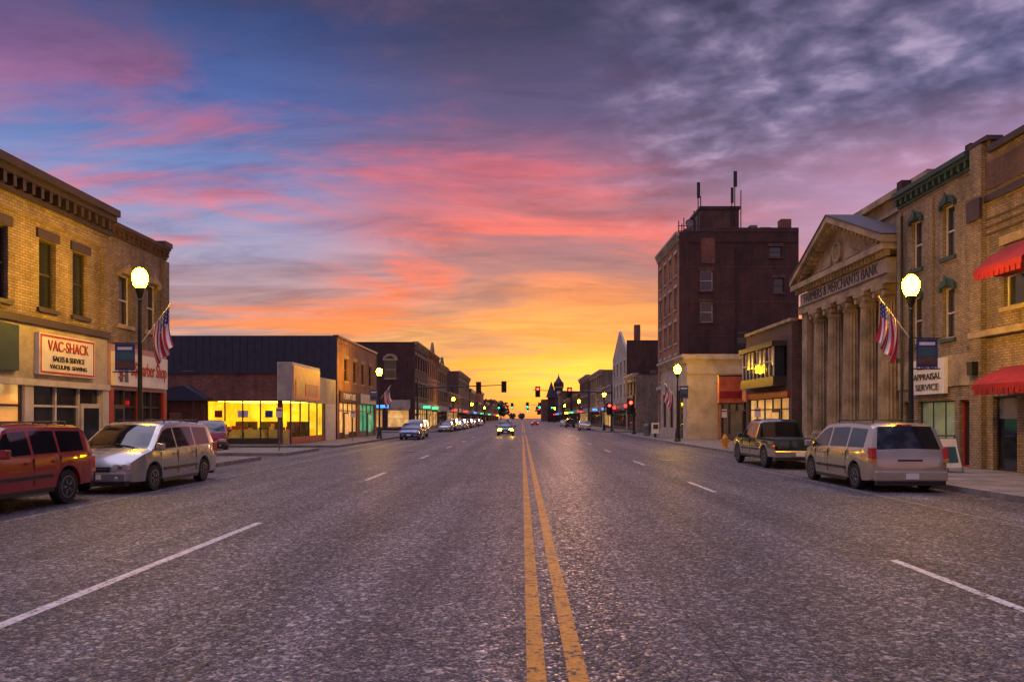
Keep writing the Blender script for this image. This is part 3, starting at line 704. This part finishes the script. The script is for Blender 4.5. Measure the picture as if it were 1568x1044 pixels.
# ------------------------------------------------------------------ street furniture
def lamp(x,y,h,sd,near=True,flag=False,banner=False):
    b=Obj('street_lamp',(x,y,.145)); h-=.145
    b.lathe('base','iron',(0,0,0),[(.26,0),(.26,.12),(.2,.18),(.19,.6),(.14,.72),(.13,.9),(.09,1.0)],12)
    b.lathe('shaft','iron',(0,0,0),[(.085,1.0),(.06,h-.75),(.09,h-.72),(.06,h-.66),(.12,h-.5),(.16,h-.33)],12,'z',.06)
    b.lathe('globe','globe' if near else 'globef',(0,0,0),[(.13,h-.32),(.19,h-.22),(.235,h-.05),(.23,h+.08),(.17,h+.2),(.08,h+.28)],18)
    b.lathe('cap','iron',(0,0,0),[(.09,h+.282),(.06,h+.34),(.03,h+.38),(.015,h+.48)],12)
    if banner:
        for z in(3.15,4.05): b.rod('banner_arm','iron',(0,0,z),(sd*.85,0,z),.02)
        b.box('banner','blueink',sd*.16,sd*.78,-.008,.008,3.2,4.02); b.box('banner_art','teal',sd*.2,sd*.74,-.014,-.009,3.52,3.78); b.box('banner_art','white',sd*.24,sd*.7,-.014,-.009,3.84,3.93); b.box('banner_art','brown',sd*.2,sd*.74,-.014,-.009,3.28,3.5)
    b.done()
    if flag:
        fl=Obj('american_flag',(x,y,.145))
        base=Vector((0,0,flag)); tip=Vector((-sd*.95,0,flag+1.25)); fl.rod('staff','trimw',base,tip,.018); fl.lathe('finial','hyd',tip,[(.005,-.03),(.035,0),(.005,.04)],8)
        dr=(base-tip).normalized(); nu,nv=26,20
        def P(i,j):
            s=i/nu; t=j/nv
            p=tip+dr*(s*.85+.04)+Vector((-sd*.08*t,0,-1))*t*1.25
            p.x+= sd*.16*t*math.sin(2.2*t+1); p.y+= .09*math.sin(s*13+t*2.5)*(.25+t)
            p.x+= .04*math.sin(s*20)*t
            return tuple(p)
        for i in range(nu):
            for j in range(nv):
                m='flagred' if (i//2)%2==0 else 'flagwhite'
                if i<14 and j<8: m='flagwhite' if (i%3==1 and j%2==1) else 'flagblue'
                fl.add('cloth_'+m,m,[P(i,j),P(i+1,j),P(i+1,j+1),P(i,j+1)],[(0,1,2,3)],True)
        fl.done()
lamp(11.4,22,5.75,1,True,4.0,True); lamp(-11.95,23.5,6.25,-1,True,4.0,True)
lamp(11.4,55,5.45,1,True,3.0,True); lamp(-11.95,63,5.75,-1,True,3.2,True)
for y in(104,150,200,260): lamp(11.4,y,5.2,1,False,3.0 if y<110 else False,y<160)
for y in(131,180,240): lamp(-11.95,y,5.2,-1,False,False,y<160)
b=Obj('fire_hydrant',(11.45,42.3,.145))
b.lathe('barrel','hyd',(0,0,0),[(.2,0),(.2,.06),(.13,.08),(.12,.5),(.17,.52),(.17,.57),(.14,.62),(.1,.72),(.04,.77),(.04,.83)],16)
for s in(-1,1): b.lathe('outlet','hyd',(s*.1,0,.42),[(.07,0),(.07,s*.1),(.085,s*.1),(.085,s*.15)],10,'x')
b.lathe('pumper_outlet','hyd',(0,-.1,.38),[(.09,0),(.09,-.1),(.11,-.1),(.11,-.15)],10,'y'); b.done()
b=Obj('litter_bin',(12.0,72,.145))
b.lathe('body','steel',(0,0,0),[(.32,0),(.36,.9),(.4,.92),(.4,1.0),(.3,1.15)],14); b.done()
b=Obj('newspaper_box',(11.9,67,.145)); b.box('cabinet','white',-.3,.3,-.25,.25,.35,1.3); b.box('window','glass',-.22,.22,-.26,-.252,.75,1.15); b.box('pedestal','iron',-.1,.1,-.1,.1,0,.348); b.done()
b=Obj('sandwich_board_sign',(13.5,23.9,.145),R(12))
for s in(-1,1):
    b.add('board','white',[(-.32,s*.3,0.15),(.32,s*.3,.15),(.32,s*.05,1.05),(-.32,s*.05,1.05)],[(0,1,2,3)])
    for x in(-.34,.34): b.rod('leg','steel',(x,s*.32,0),(x,s*.03,1.15),.022)
b.add('panel_art','teal',[(-.24,-.262,.3),(.24,-.262,.3),(.24,-.125,.8),(-.24,-.125,.8)],[(0,1,2,3)])
b.rod('top','steel',(-.34,0,1.15),(.34,0,1.15),.025); b.done()
for (x,y) in((12.4,39.5),(12.4,46),(-12.6,39),(-12.6,56)):
    b=Obj('parking_sign',(x,y,.145)); b.rod('post','steel',(0,0,0),(0,0,2.3),.03); b.box('plate','white',-.16,.16,-.03,-.02,1.75,2.25); b.box('band','redink',-.15,.15,-.035,-.031,2.08,2.18); b.done()
def head(b,x,y,z,on='red',s=1.0):
    b.box('signal_housing','trim',x-.17*s,x+.17*s,y-.1,y+.12,z-.52*s,z+.52*s); b.box('backplate','trim',x-.3*s,x+.3*s,y+.121,y+.14,z-.65*s,z+.65*s)
    for k,c in enumerate(('red','amber','green')):
        zz=z+.33*s-.33*s*k; m='sred' if (c=='red' and on=='red') else ('sgreen' if (c=='green' and on=='green') else 'soff')
        b.lathe('lens_'+c,m,(x,y-.1,zz),[(.14*s,0),(.13*s,-.03),(.05*s,-.06)],14,'y')
        n=8; vs=[]
        for q in range(n+1):
            t=math.pi*q/n; vs+= [(x+.15*s*math.cos(t),y-.1,zz+.15*s*math.sin(t)),(x+.15*s*math.cos(t),y-.34,zz+.15*s*math.sin(t)-.02)]
        b.add('visor','trim',vs,[(2*q,2*q+1,2*q+3,2*q+2) for q in range(n)])
def mast(x,y,sgn,L,heads,h=5.6,pole_on=None,sc=1.0):
    b=Obj('traffic_signal')
    b.lathe('base','iron',(x,y,.14),[(.25,0),(.25,.15),(.15,.3)],12); b.rod('pole','iron',(x,y,.2),(x,y,h+1.1),.13,.09,10)
    b.rod('mast_arm','iron',(x,y,h),(x+sgn*L,y,h+.35),.09,.045,8); b.rod('brace','iron',(x,y,h+1.0),(x+sgn*L*.4,y,h+.16),.02)
    for d,on in heads: b.rod('hanger','iron',(x+sgn*d,y,h+.3*d/L+.05),(x+sgn*d,y,h-.3),.03); head(b,x+sgn*d,y-.12,h-.15+.3*d/L,on,sc)
    if pole_on: head(b,x+sgn*.35,y-.12,3.1,pole_on,1.25); b.rod('pole_bracket','iron',(x,y,3.1),(x+sgn*.35,y,3.1),.03)
    b.box('walk_signal','trim',x-.2,x+.2,y-.35,y-.14,2.1,2.4)
    b.done()
mast(-11.95,86,1,10.2,[(7.0,'off'),(9.9,'off')],5.3)
mast(11.9,99.2,-1,10.4,[(5.6,'red'),(9.8,'red')],5.2,'red',1.1)
mast(12.0,80.5,-1,.6,[],3.2,'red')
mast(11.6,215,-1,11,[(3,'green'),(6.5,'green'),(10,'green')],5.4,None,1.4)
mast(-11.9,225,1,10,[(5,'green'),(9,'green')],5.4,None,1.4)
mast(11.6,330,-1,11,[(4,'red'),(9,'green')],5.4,None,1.6)
# ------------------------------------------------------------------ vehicles
KIND={
 'minivan':dict(st=[(-2.45,.42,.62,.66,.80),(-2.42,.32,.80,.86,.90),(-2.36,.28,.98,1.07,.95),(-2.12,.25,1.03,1.64,.975),(-1.95,.24,1.04,1.72,.98),(-.6,.24,1.02,1.77,.99),(.5,.24,1.0,1.74,.99),(.78,.24,1.0,1.66,.985),(1.62,.24,.99,1.08,.97),(2.0,.25,.90,.99,.93),(2.3,.26,.76,.84,.84),(2.42,.3,.62,.68,.72),(2.46,.34,.52,.56,.62)],
   wh=(-1.47,1.5),r=.33,side=[(-1.92,-.98),(-.9,.18),(.26,1.42)],ws=(.78,1.62),rg=(-2.36,-2.12),doors=(-.94,.22,1.15)),
 'suv':dict(st=[(-2.4,.45,.62,.66,.80),(-2.37,.40,.85,.92,.88),(-2.32,.38,1.04,1.12,.90),(-2.16,.36,1.08,1.62,.92),(-2.0,.36,1.08,1.70,.92),(-.4,.36,1.06,1.74,.92),(.35,.36,1.05,1.71,.92),(.5,.36,1.05,1.66,.92),(1.05,.36,1.04,1.14,.92),(1.9,.36,.98,1.07,.90),(2.2,.38,.92,1.0,.86),(2.32,.42,.70,.76,.80),(2.36,.45,.60,.64,.76)],
   wh=(-1.36,1.38),r=.37,side=[(-1.98,-1.12),(-1.04,-.25),(-.17,.92)],ws=(.5,1.05),rg=(-2.32,-2.16),doors=(-1.08,-.21,.95)),
 'sedan':dict(st=[(-2.35,.42,.62,.66,.74),(-2.3,.32,.82,.88,.82),(-2.2,.26,.90,.97,.86),(-1.75,.24,.92,1.02,.88),(-1.05,.23,.93,1.36,.89),(-.75,.23,.93,1.42,.89),(.1,.23,.92,1.43,.89),(.35,.23,.92,1.37,.89),(1.1,.23,.90,.98,.89),(1.8,.24,.80,.88,.86),(2.15,.26,.70,.76,.80),(2.3,.32,.58,.62,.70)],
   wh=(-1.35,1.4),r=.32,side=[(-1.3,-.45),(-.37,.85)],ws=(.35,1.1),rg=(-1.75,-1.05),doors=(-.41,.75)),
 'pickup':dict(st=[(-2.75,.50,.90,.98,.88),(-2.72,.42,.98,1.08,.94),(-.72,.38,1.02,1.12,.96),(-.7,.38,1.05,1.70,.96),(-.5,.38,1.05,1.80,.96),(.4,.38,1.05,1.82,.96),(.58,.38,1.05,1.76,.96),(1.15,.38,1.04,1.18,.96),(2.2,.40,1.0,1.1,.94),(2.5,.42,.94,1.02,.88),(2.62,.48,.70,.76,.82)],
   wh=(-1.65,1.75),r=.39,side=[(-.55,.02),(.1,1.0)],ws=(.58,1.15),rg=(-.72,-.7),doors=(.06,1.05),bed=(-2.6,-.8))}
def car(name,loc,rz,kind,pm,lights='off',rack=False,lower=None):
    K=KIND[kind]; st=K['st']; b=Obj(name,loc,rz)
    def at(y):
        for p,q in zip(st,st[1:]):
            if p[0]<=y<=q[0]:
                t=(y-p[0])/(q[0]-p[0]); return [p[i]+(q[i]-p[i])*t for i in range(1,5)]
        return list(st[-1][1:])
    r=K['r']; RA=r+.065
    ys={s[0] for s in st}
    for yc in K['wh']:
        for k in range(0,11): ys.add(round(yc+RA*math.cos(math.pi*k/10),4))
        ys.add(yc-RA-.003); ys.add(yc+RA+.003)
    for a,c in K['side']: ys|={a,c}
    if 'bed' in K: ys|=set(K['bed'])
    ys=sorted(ys); vs=[];rows=9
    for y in ys:
        bot,belt,top,w=at(y); flare=0
        for yc in K['wh']:
            if abs(y-yc)<=RA: bot=max(bot,r+math.sqrt(max(0,RA*RA-(y-yc)**2))); flare=.018
        bot=min(bot,belt-.08)
        d=max(.012,top-.06-belt); wb=w-.03; wr=wb-.34*max(0,d-.1)
        def L(f): return (wb+(wr-wb)*f,belt+d*f)
        half=[(w-.10,bot),(w-.02+flare,bot+.03),(w,bot+(belt-bot)*.55),(wb,belt),L(.09),L(.86),L(1),(wr-.12,top-.005),(0,top+.02)]
        vs+=[(x,y,z) for x,z in half]; vs+=[(-x,y,z) for x,z in half[:-1]][::-1]
    n=2*rows-1; fs=[];mi=[]
    for i in range(len(ys)-1):
        ym=(ys[i]+ys[i+1])/2
        for j in range(n-1):
            fs.append((i*n+j,(i+1)*n+j,(i+1)*n+j+1,i*n+j+1))
            jj=j if j<rows-1 else n-2-j
            g=0
            if jj==4 and any(a<ym<c for a,c in K['side']): g=1
            if jj==7 and (K['ws'][0]<ym<K['ws'][1] or K['rg'][0]<ym<K['rg'][1]): g=1
            if jj==7 and 'bed' in K and K['bed'][0]<ym<K['bed'][1]: g=2
            if lower and jj in(0,1) : g=3
            mi.append(g)
        fs.append((i*n,i*n+n-1,(i+1)*n+n-1,(i+1)*n)); mi.append(2)
    fs.append(tuple(range(n))); mi.append(0); fs.append(tuple(range((len(ys)-1)*n,len(ys)*n))[::-1]); mi.append(0)
    me=bpy.data.meshes.new('body'); me.from_pydata(vs,[],fs)
    for m_ in(pm,'carglass','trim',lower or pm): me.materials.append(MT[m_])
    me.polygons.foreach_set('material_index',mi); me.polygons.foreach_set('use_smooth',[True]*len(fs)); me.set_sharp_from_angle(angle=R(32))
    bm=bmesh.new(); bm.from_mesh(me); bmesh.ops.recalc_face_normals(bm,faces=bm.faces); bm.to_mesh(me); bm.free()
    o=bpy.data.objects.new('body',me); scene.collection.objects.link(o); o.parent=b.e
    W=at(0)[3]
    for yc in K['wh']:
        for s in(-1,1):
            x=s*(W-.13)
            def P(l): return [(a,s*c) for a,c in l]
            b.lathe('tyre','tyre',(x,yc,r),P([(r*.66,-.11),(r*.92,-.11),(r,-.08),(r,.08),(r*.94,.11),(r*.68,.11)]),28,'x')
            b.lathe('wheel_rim','rim',(x,yc,r),P([(r*.67,.0),(r*.67,.108),(r*.60,.112),(r*.57,.05)]),28,'x')
            b.lathe('wheel_well','trim',(x,yc,r),P([(r*.56,.051),(r*.3,.053)]),28,'x')
            for k in range(5):
                t=2*math.pi*k/5
                for dt in(-.16,.16):
                    b.rod('wheel_spoke','rim',(x+s*.095,yc+.05*math.cos(t),r+.05*math.sin(t)),(x+s*.085,yc+r*.6*math.cos(t+dt),r+r*.6*math.sin(t+dt)),.02,.026,6)
            b.lathe('hub','rim',(x+s*.08,yc,r),P([(.065,0),(.06,.02),(.02,.026)]),10,'x')
    y_0=st[0][0]; y_1=st[-1][0]
    for s in(-1,1):
        for yd in K['doors']:
            bo,be,_,w=at(yd); b.box('door_seams','trim',s*(w-.02),s*(w+.001),yd-.006,yd+.006,bo+.14,be-.02)
        bo,be,_,w=at(0)
        b.box('side_moulding','trim',s*(w-.01),s*(w+.012),K['wh'][0]+RA+.1,K['wh'][1]-RA-.1,bo+.26,bo+.33)
        b.box('sill','trim',s*(w-.1),s*(w-.015),K['wh'][0]+RA+.05,K['wh'][1]-RA-.05,bo-.04,bo+.05)
        for yd in K['doors'][:2]: b.box('door_handles',pm,s*(w-.03),s*(w+.02),yd+.12,yd+.28,be-.13,be-.09)
        ym=K['ws'][1]-.22; bo,be,_,w=at(ym)
        b.box('mirrors',pm,s*(w-.0),s*(w+.2),ym-.06,ym+.08,be+.03,be+.21); b.bev['mirrors']=.03
    _,_,_,wf=at(y_1-.06); wr_=at(y_0+.05)[3]; zb=at(y_0+.1)[0]
    b.bev['bumper']=.04; b.bev['front_bumper']=.04
    cr={'minivan':pm,'suv':'trim','sedan':pm,'pickup':'rim'}[kind]
    b.box('bumper',cr,-wr_+.02,wr_-.02,y_0-.09,y_0+.1,zb-.0,zb+.26); b.box('front_bumper',cr,-wf-.02,wf+.02,y_1-.16,y_1+.06,.3 if kind!='pickup' else .42,.53 if kind!='pickup' else .66)
    b.box('lower_valance','trim',-wf,wf,y_1-.14,y_1+.03,.2,.298); b.box('rear_valance','trim',-wr_+.06,wr_-.06,y_0-.05,y_0+.1,zb-.1,zb-.002)
    b.box('licence_plate','white',-.16,.16,y_0-.105,y_0-.092,zb+.06,zb+.2)
    tl={'minivan':(.84,1.24,.11),'suv':(.72,1.1,.16),'sedan':(.64,.8,.3),'pickup':(.72,.98,.14)}[kind]
    hl=(.60,.79) if kind!='pickup' else (.72,.92)
    b.bev['tail_lamp']=.02; b.bev['headlamp']=.03
    for s in(-1,1):
        yt=y_0+.02; wt=at(y_0+.09)[3]
        b.box('tail_lamp','tailon' if lights=='tail' else 'tail',s*(wt-tl[2]),s*(wt+.008),yt-.02,yt+.24,tl[0],tl[1]-.12 if kind!='sedan' else tl[1])
        if kind in('minivan','suv'): b.box('tail_lamp_lower','amber',s*(wt-tl[2]),s*(wt+.006),yt-.018,yt+.2,tl[0]-.09,tl[0]-.003)
        b.box('headlamp','headon' if lights=='head' else 'head',s*(wf-.34),s*(wf+.05),y_1-.26,y_1+.0,hl[0]-.03,hl[1]-.06)
        if lights!='head': b.lathe('headlamp_bulb','rim',(s*(wf-.15),y_1,(hl[0]+hl[1])/2-.045),[(.06,0),(.05,.008),(.01,.002)],12,'y')
        b.box('indicator','amber',s*(wf+.02),s*(wf+.08),y_1-.36,y_1-.14,hl[0]-.02,hl[1]-.08)
        b.lathe('fog_lamp','head',(s*wf*.7,y_1+.06,.38),[(.05,0),(.04,.012)],10,'y')
    b.box('grille','trim',-.34,.34,y_1-.1,y_1+.02,.55,.66 if kind!='pickup' else .86); b.box('grille_bar','rim',-.34,.34,y_1+.0,y_1+.03,.6,.615); b.box('front_plate','white',-.16,.16,y_1+.062,y_1+.07,.36,.48)
    if kind in('minivan','suv'):
        b.box('rear_wiper','trim',-.02,.35,y_0+.12,y_0+.14,1.1,1.12)
        b.box('tailgate_handle','trim',-.3,.3,y_0-.01,y_0+.03,.78,.82)
        b.box('brake_light','tail',-.2,.2,y_0+.33,y_0+.36,1.66,1.69)
        b.rod('wiper','trim',(-.5,K['ws'][1]-.02,at(K['ws'][1]-.02)[2]+.025),(.05,K['ws'][1]-.12,at(K['ws'][1]-.12)[2]+.03),.01)
    if kind=='pickup':
        b.box('tailgate_line','trim',-.78,.78,y_0-.012,y_0-.002,.62,.64)
        for s in(-1,1): b.box('tailgate_seam','trim',s*.74,s*.75,y_0-.012,y_0-.002,.62,1.0)
    if rack:
        for s in(-1,1):
            tz=at(-.5)[2]; xx=s*(W-.36); b.rod('roof_rail','trim',(xx,-1.8,tz+.03),(xx,.3,tz+.03),.016)
            for yy_ in(-1.8,-.7,.3): b.rod('rail_foot','trim',(xx,yy_,tz-.06),(xx,yy_,tz+.03),.016)
        for yy_ in(-1.3,-.2): b.rod('cross_bar','trim',(-W+.36,yy_,tz+.035),(W-.36,yy_,tz+.035),.012)
    b.done()
car('parked_suv',(-10.75,14.95,0),math.pi,'suv','pred',rack=True)
car('parked_minivan',(-10.35,20.7,0),math.pi,'minivan','psil',rack=True)
car('parked_minivan',(9.68,21.15,0),0,'minivan','pchamp',rack=True)
car('parked_pickup_truck',(10.0,29.8,0),0,'pickup','pgreen',lower='pchamp')
car('parked_suv',(-17.6,42.5,0),R(200),'suv','pred')
car('parked_car',(-9.6,66,0),math.pi,'sedan','pblue'); car('parked_car',(-10.2,73,0),math.pi,'suv','psil')
for i,(y,k,p) in enumerate(((102,'sedan','psil'),(109,'suv','pdark'),(116,'sedan','pwhite'),(124,'minivan','psil'),(132,'sedan','pblue'),(141,'suv','pdark'),(151,'sedan','psil'),(166,'suv','pred'),(180,'sedan','pwhite'))):
    car('parked_car',(-10.3,y,0),math.pi,k,p)
for i,(y,k,p) in enumerate(((116,'sedan','psil'),(150,'suv','pdark'),(170,'sedan','pwhite'))):
    car('parked_car',(9.6,y,0),0,k,p)
car('oncoming_car',(-1.7,80,0),math.pi,'sedan','pdark','head'); car('oncoming_car',(-3.2,150,0),math.pi,'suv','pdark','head'); car('moving_car',(3.3,190,0),0,'sedan','pdark','tail')
# ------------------------------------------------------------------ world
w=bpy.data.worlds.new('World'); scene.world=w; w.use_nodes=True; nt=w.node_tree
bg=nt.nodes['Background']
tc=N(nt,'ShaderNodeTexCoord').outputs['Generated']
sp=N(nt,'ShaderNodeSeparateXYZ'); nt.links.new(tc,sp.inputs[0]); x_,y_,z_=sp.outputs
el=mth(nt,'MULTIPLY',mth(nt,'ARCSINE',z_),57.2958); az=mth(nt,'MULTIPLY',mth(nt,'ARCTAN2',x_,y_),57.2958)
e90=mth(nt,'DIVIDE',el,90.0)
def sstep(v,a,c):
    n=N(nt,'ShaderNodeMapRange'); n.interpolation_type='SMOOTHSTEP'; nt.links.new(v,n.inputs[0]); n.inputs[1].default_value=a; n.inputs[2].default_value=c
    return n.outputs[0]
def er(l): return ramp(nt,e90,[(d/90,c) for d,c in l])
zz=mth(nt,'ADD',mth(nt,'MAXIMUM',z_,0.0),.14)
cv=N(nt,'ShaderNodeCombineXYZ'); nt.links.new(mth(nt,'DIVIDE',x_,zz),cv.inputs[0]); nt.links.new(mth(nt,'DIVIDE',y_,zz),cv.inputs[1])
def layer(sx,sy,off,rot=0):
    m=N(nt,'ShaderNodeMapping'); m.inputs['Scale'].default_value=(sx,sy,1); m.inputs['Location'].default_value=off; m.inputs['Rotation'].default_value=(0,0,rot)
    nt.links.new(cv.outputs[0],m.inputs[0]); return m.outputs[0]
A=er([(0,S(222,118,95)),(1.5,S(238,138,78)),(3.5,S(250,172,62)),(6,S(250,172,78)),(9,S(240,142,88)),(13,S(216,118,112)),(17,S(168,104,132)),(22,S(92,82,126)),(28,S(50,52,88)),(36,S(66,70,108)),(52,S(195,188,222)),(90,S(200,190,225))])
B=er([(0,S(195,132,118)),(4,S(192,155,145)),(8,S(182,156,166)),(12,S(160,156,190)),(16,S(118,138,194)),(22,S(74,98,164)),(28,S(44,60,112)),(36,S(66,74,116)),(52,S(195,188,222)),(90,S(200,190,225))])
n0=noise(nt,layer(.5,.8,(11,3,0)),1.0,5)
azw=mth(nt,'ADD',az,mth(nt,'MULTIPLY',mth(nt,'SUBTRACT',n0,.5),30.0))
Bm=sstep(mth(nt,'ABSOLUTE',mth(nt,'SUBTRACT',azw,4.0)),5,27)
base=mixc(nt,Bm,A,B)
n1=noise(nt,layer(.5,.85,(3.1,1.7,0),.22),1.15,9,.58,.7)
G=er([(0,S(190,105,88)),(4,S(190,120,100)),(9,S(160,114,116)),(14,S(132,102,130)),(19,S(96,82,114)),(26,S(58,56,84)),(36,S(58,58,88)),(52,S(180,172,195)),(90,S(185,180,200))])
c1=mixc(nt,mth(nt,'MULTIPLY',sstep(n1,.45,.62),.8),base,G)
n2=noise(nt,layer(.45,1.0,(7.3,4.2,0),-.15),1.35,10,.6,1.0)
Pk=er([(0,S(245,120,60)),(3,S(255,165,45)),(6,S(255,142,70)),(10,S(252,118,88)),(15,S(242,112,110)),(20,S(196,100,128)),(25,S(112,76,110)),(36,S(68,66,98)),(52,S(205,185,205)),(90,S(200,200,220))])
pm=mth(nt,'MULTIPLY',sstep(n2,.46,.64),mth(nt,'SUBTRACT',1.0,mth(nt,'MULTIPLY',sstep(mth(nt,'ABSOLUTE',az),8,38),.5)))
c2=mixc(nt,pm,c1,Pk)
n4=noise(nt,layer(.8,2.2,(2.2,8.1,0),-.1),2.0,9,.66,.6)
c2=mixc(nt,1.0,c2,ramp(nt,n4,[(.34,(.74,.72,.80,1)),(.5,(1,1,1,1)),(.66,(1.22,1.12,1.04,1))]),'MULTIPLY')
# altocumulus, upper right
n3=noise(nt,layer(1.0,1.1,(1.3,9.2,0),.5),8.5,4,.52,.15); n3b=noise(nt,layer(1,1,(5,2,0)),1.8,4)
AC=ramp(nt,mth(nt,'ADD',mth(nt,'MULTIPLY',n3,.6),mth(nt,'MULTIPLY',n3b,.4)),[(.38,S(60,56,88)),(.47,S(88,82,116)),(.55,S(122,110,146)),(.66,S(182,162,194))])
am=mth(nt,'MULTIPLY',mth(nt,'MULTIPLY',sstep(mth(nt,'ADD',az,mth(nt,'MULTIPLY',n1,14.0)),8,22),sstep(mth(nt,'ADD',el,mth(nt,'MULTIPLY',n2,8.0)),15,24)),.85)
c3=mixc(nt,am,c2,AC)
c3=mixc(nt,mth(nt,'MULTIPLY',mth(nt,'MULTIPLY',sstep(az,9,26),mth(nt,'MULTIPLY',sstep(el,6,12),sstep(el,22,15))),.55),c3,S(215,160,195))
ga=mth(nt,'DIVIDE',mth(nt,'SUBTRACT',az,4.5),7.0); ge=mth(nt,'DIVIDE',mth(nt,'SUBTRACT',el,2.8),2.6)
gf=mth(nt,'EXPONENT',mth(nt,'MULTIPLY',mth(nt,'ADD',mth(nt,'MULTIPLY',ga,ga),mth(nt,'MULTIPLY',ge,ge)),-1.0))
c4=mixc(nt,mth(nt,'MULTIPLY',gf,.5),c3,(1.0,.55,.03,1),'ADD')
sk=N(nt,'ShaderNodeTexSky',sky_type='NISHITA'); sk.sun_disc=False; sk.sun_elevation=R(2.5); sk.sun_rotation=R(4)
c5=mixc(nt,.012,c4,sk.outputs[0],'ADD')
gain=mth(nt,'ADD',1.0,mth(nt,'MULTIPLY',sstep(el,34,58),2.7))  # sky overhead, above the view, brightened to light the road and facades
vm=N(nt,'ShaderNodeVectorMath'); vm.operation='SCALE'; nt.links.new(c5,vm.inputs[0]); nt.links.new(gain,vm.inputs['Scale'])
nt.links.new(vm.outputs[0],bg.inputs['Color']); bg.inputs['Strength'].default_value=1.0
sl=bpy.data.lights.new('sun','SUN'); sl.energy=.3; sl.angle=R(4); sl.color=(1,.5,.28)
so=bpy.data.objects.new('sun',sl); scene.collection.objects.link(so)
d=Vector((math.sin(R(4)),math.cos(R(4)),math.tan(R(3.5)))); so.rotation_euler=d.to_track_quat('Z','Y').to_euler()
cam=bpy.data.cameras.new('camera'); co=bpy.data.objects.new('camera',cam); scene.collection.objects.link(co); scene.camera=co
co.location=(0,0,1.85); co.rotation_euler=(R(90),0,0); cam.sensor_width=36; cam.lens=26.4; cam.shift_x=-.0096; cam.shift_y=.0753; cam.clip_start=.05; cam.clip_end=9000
scene.view_settings.view_transform='Standard'; scene.view_settings.look='None'; scene.view_settings.exposure=0; scene.view_settings.gamma=1
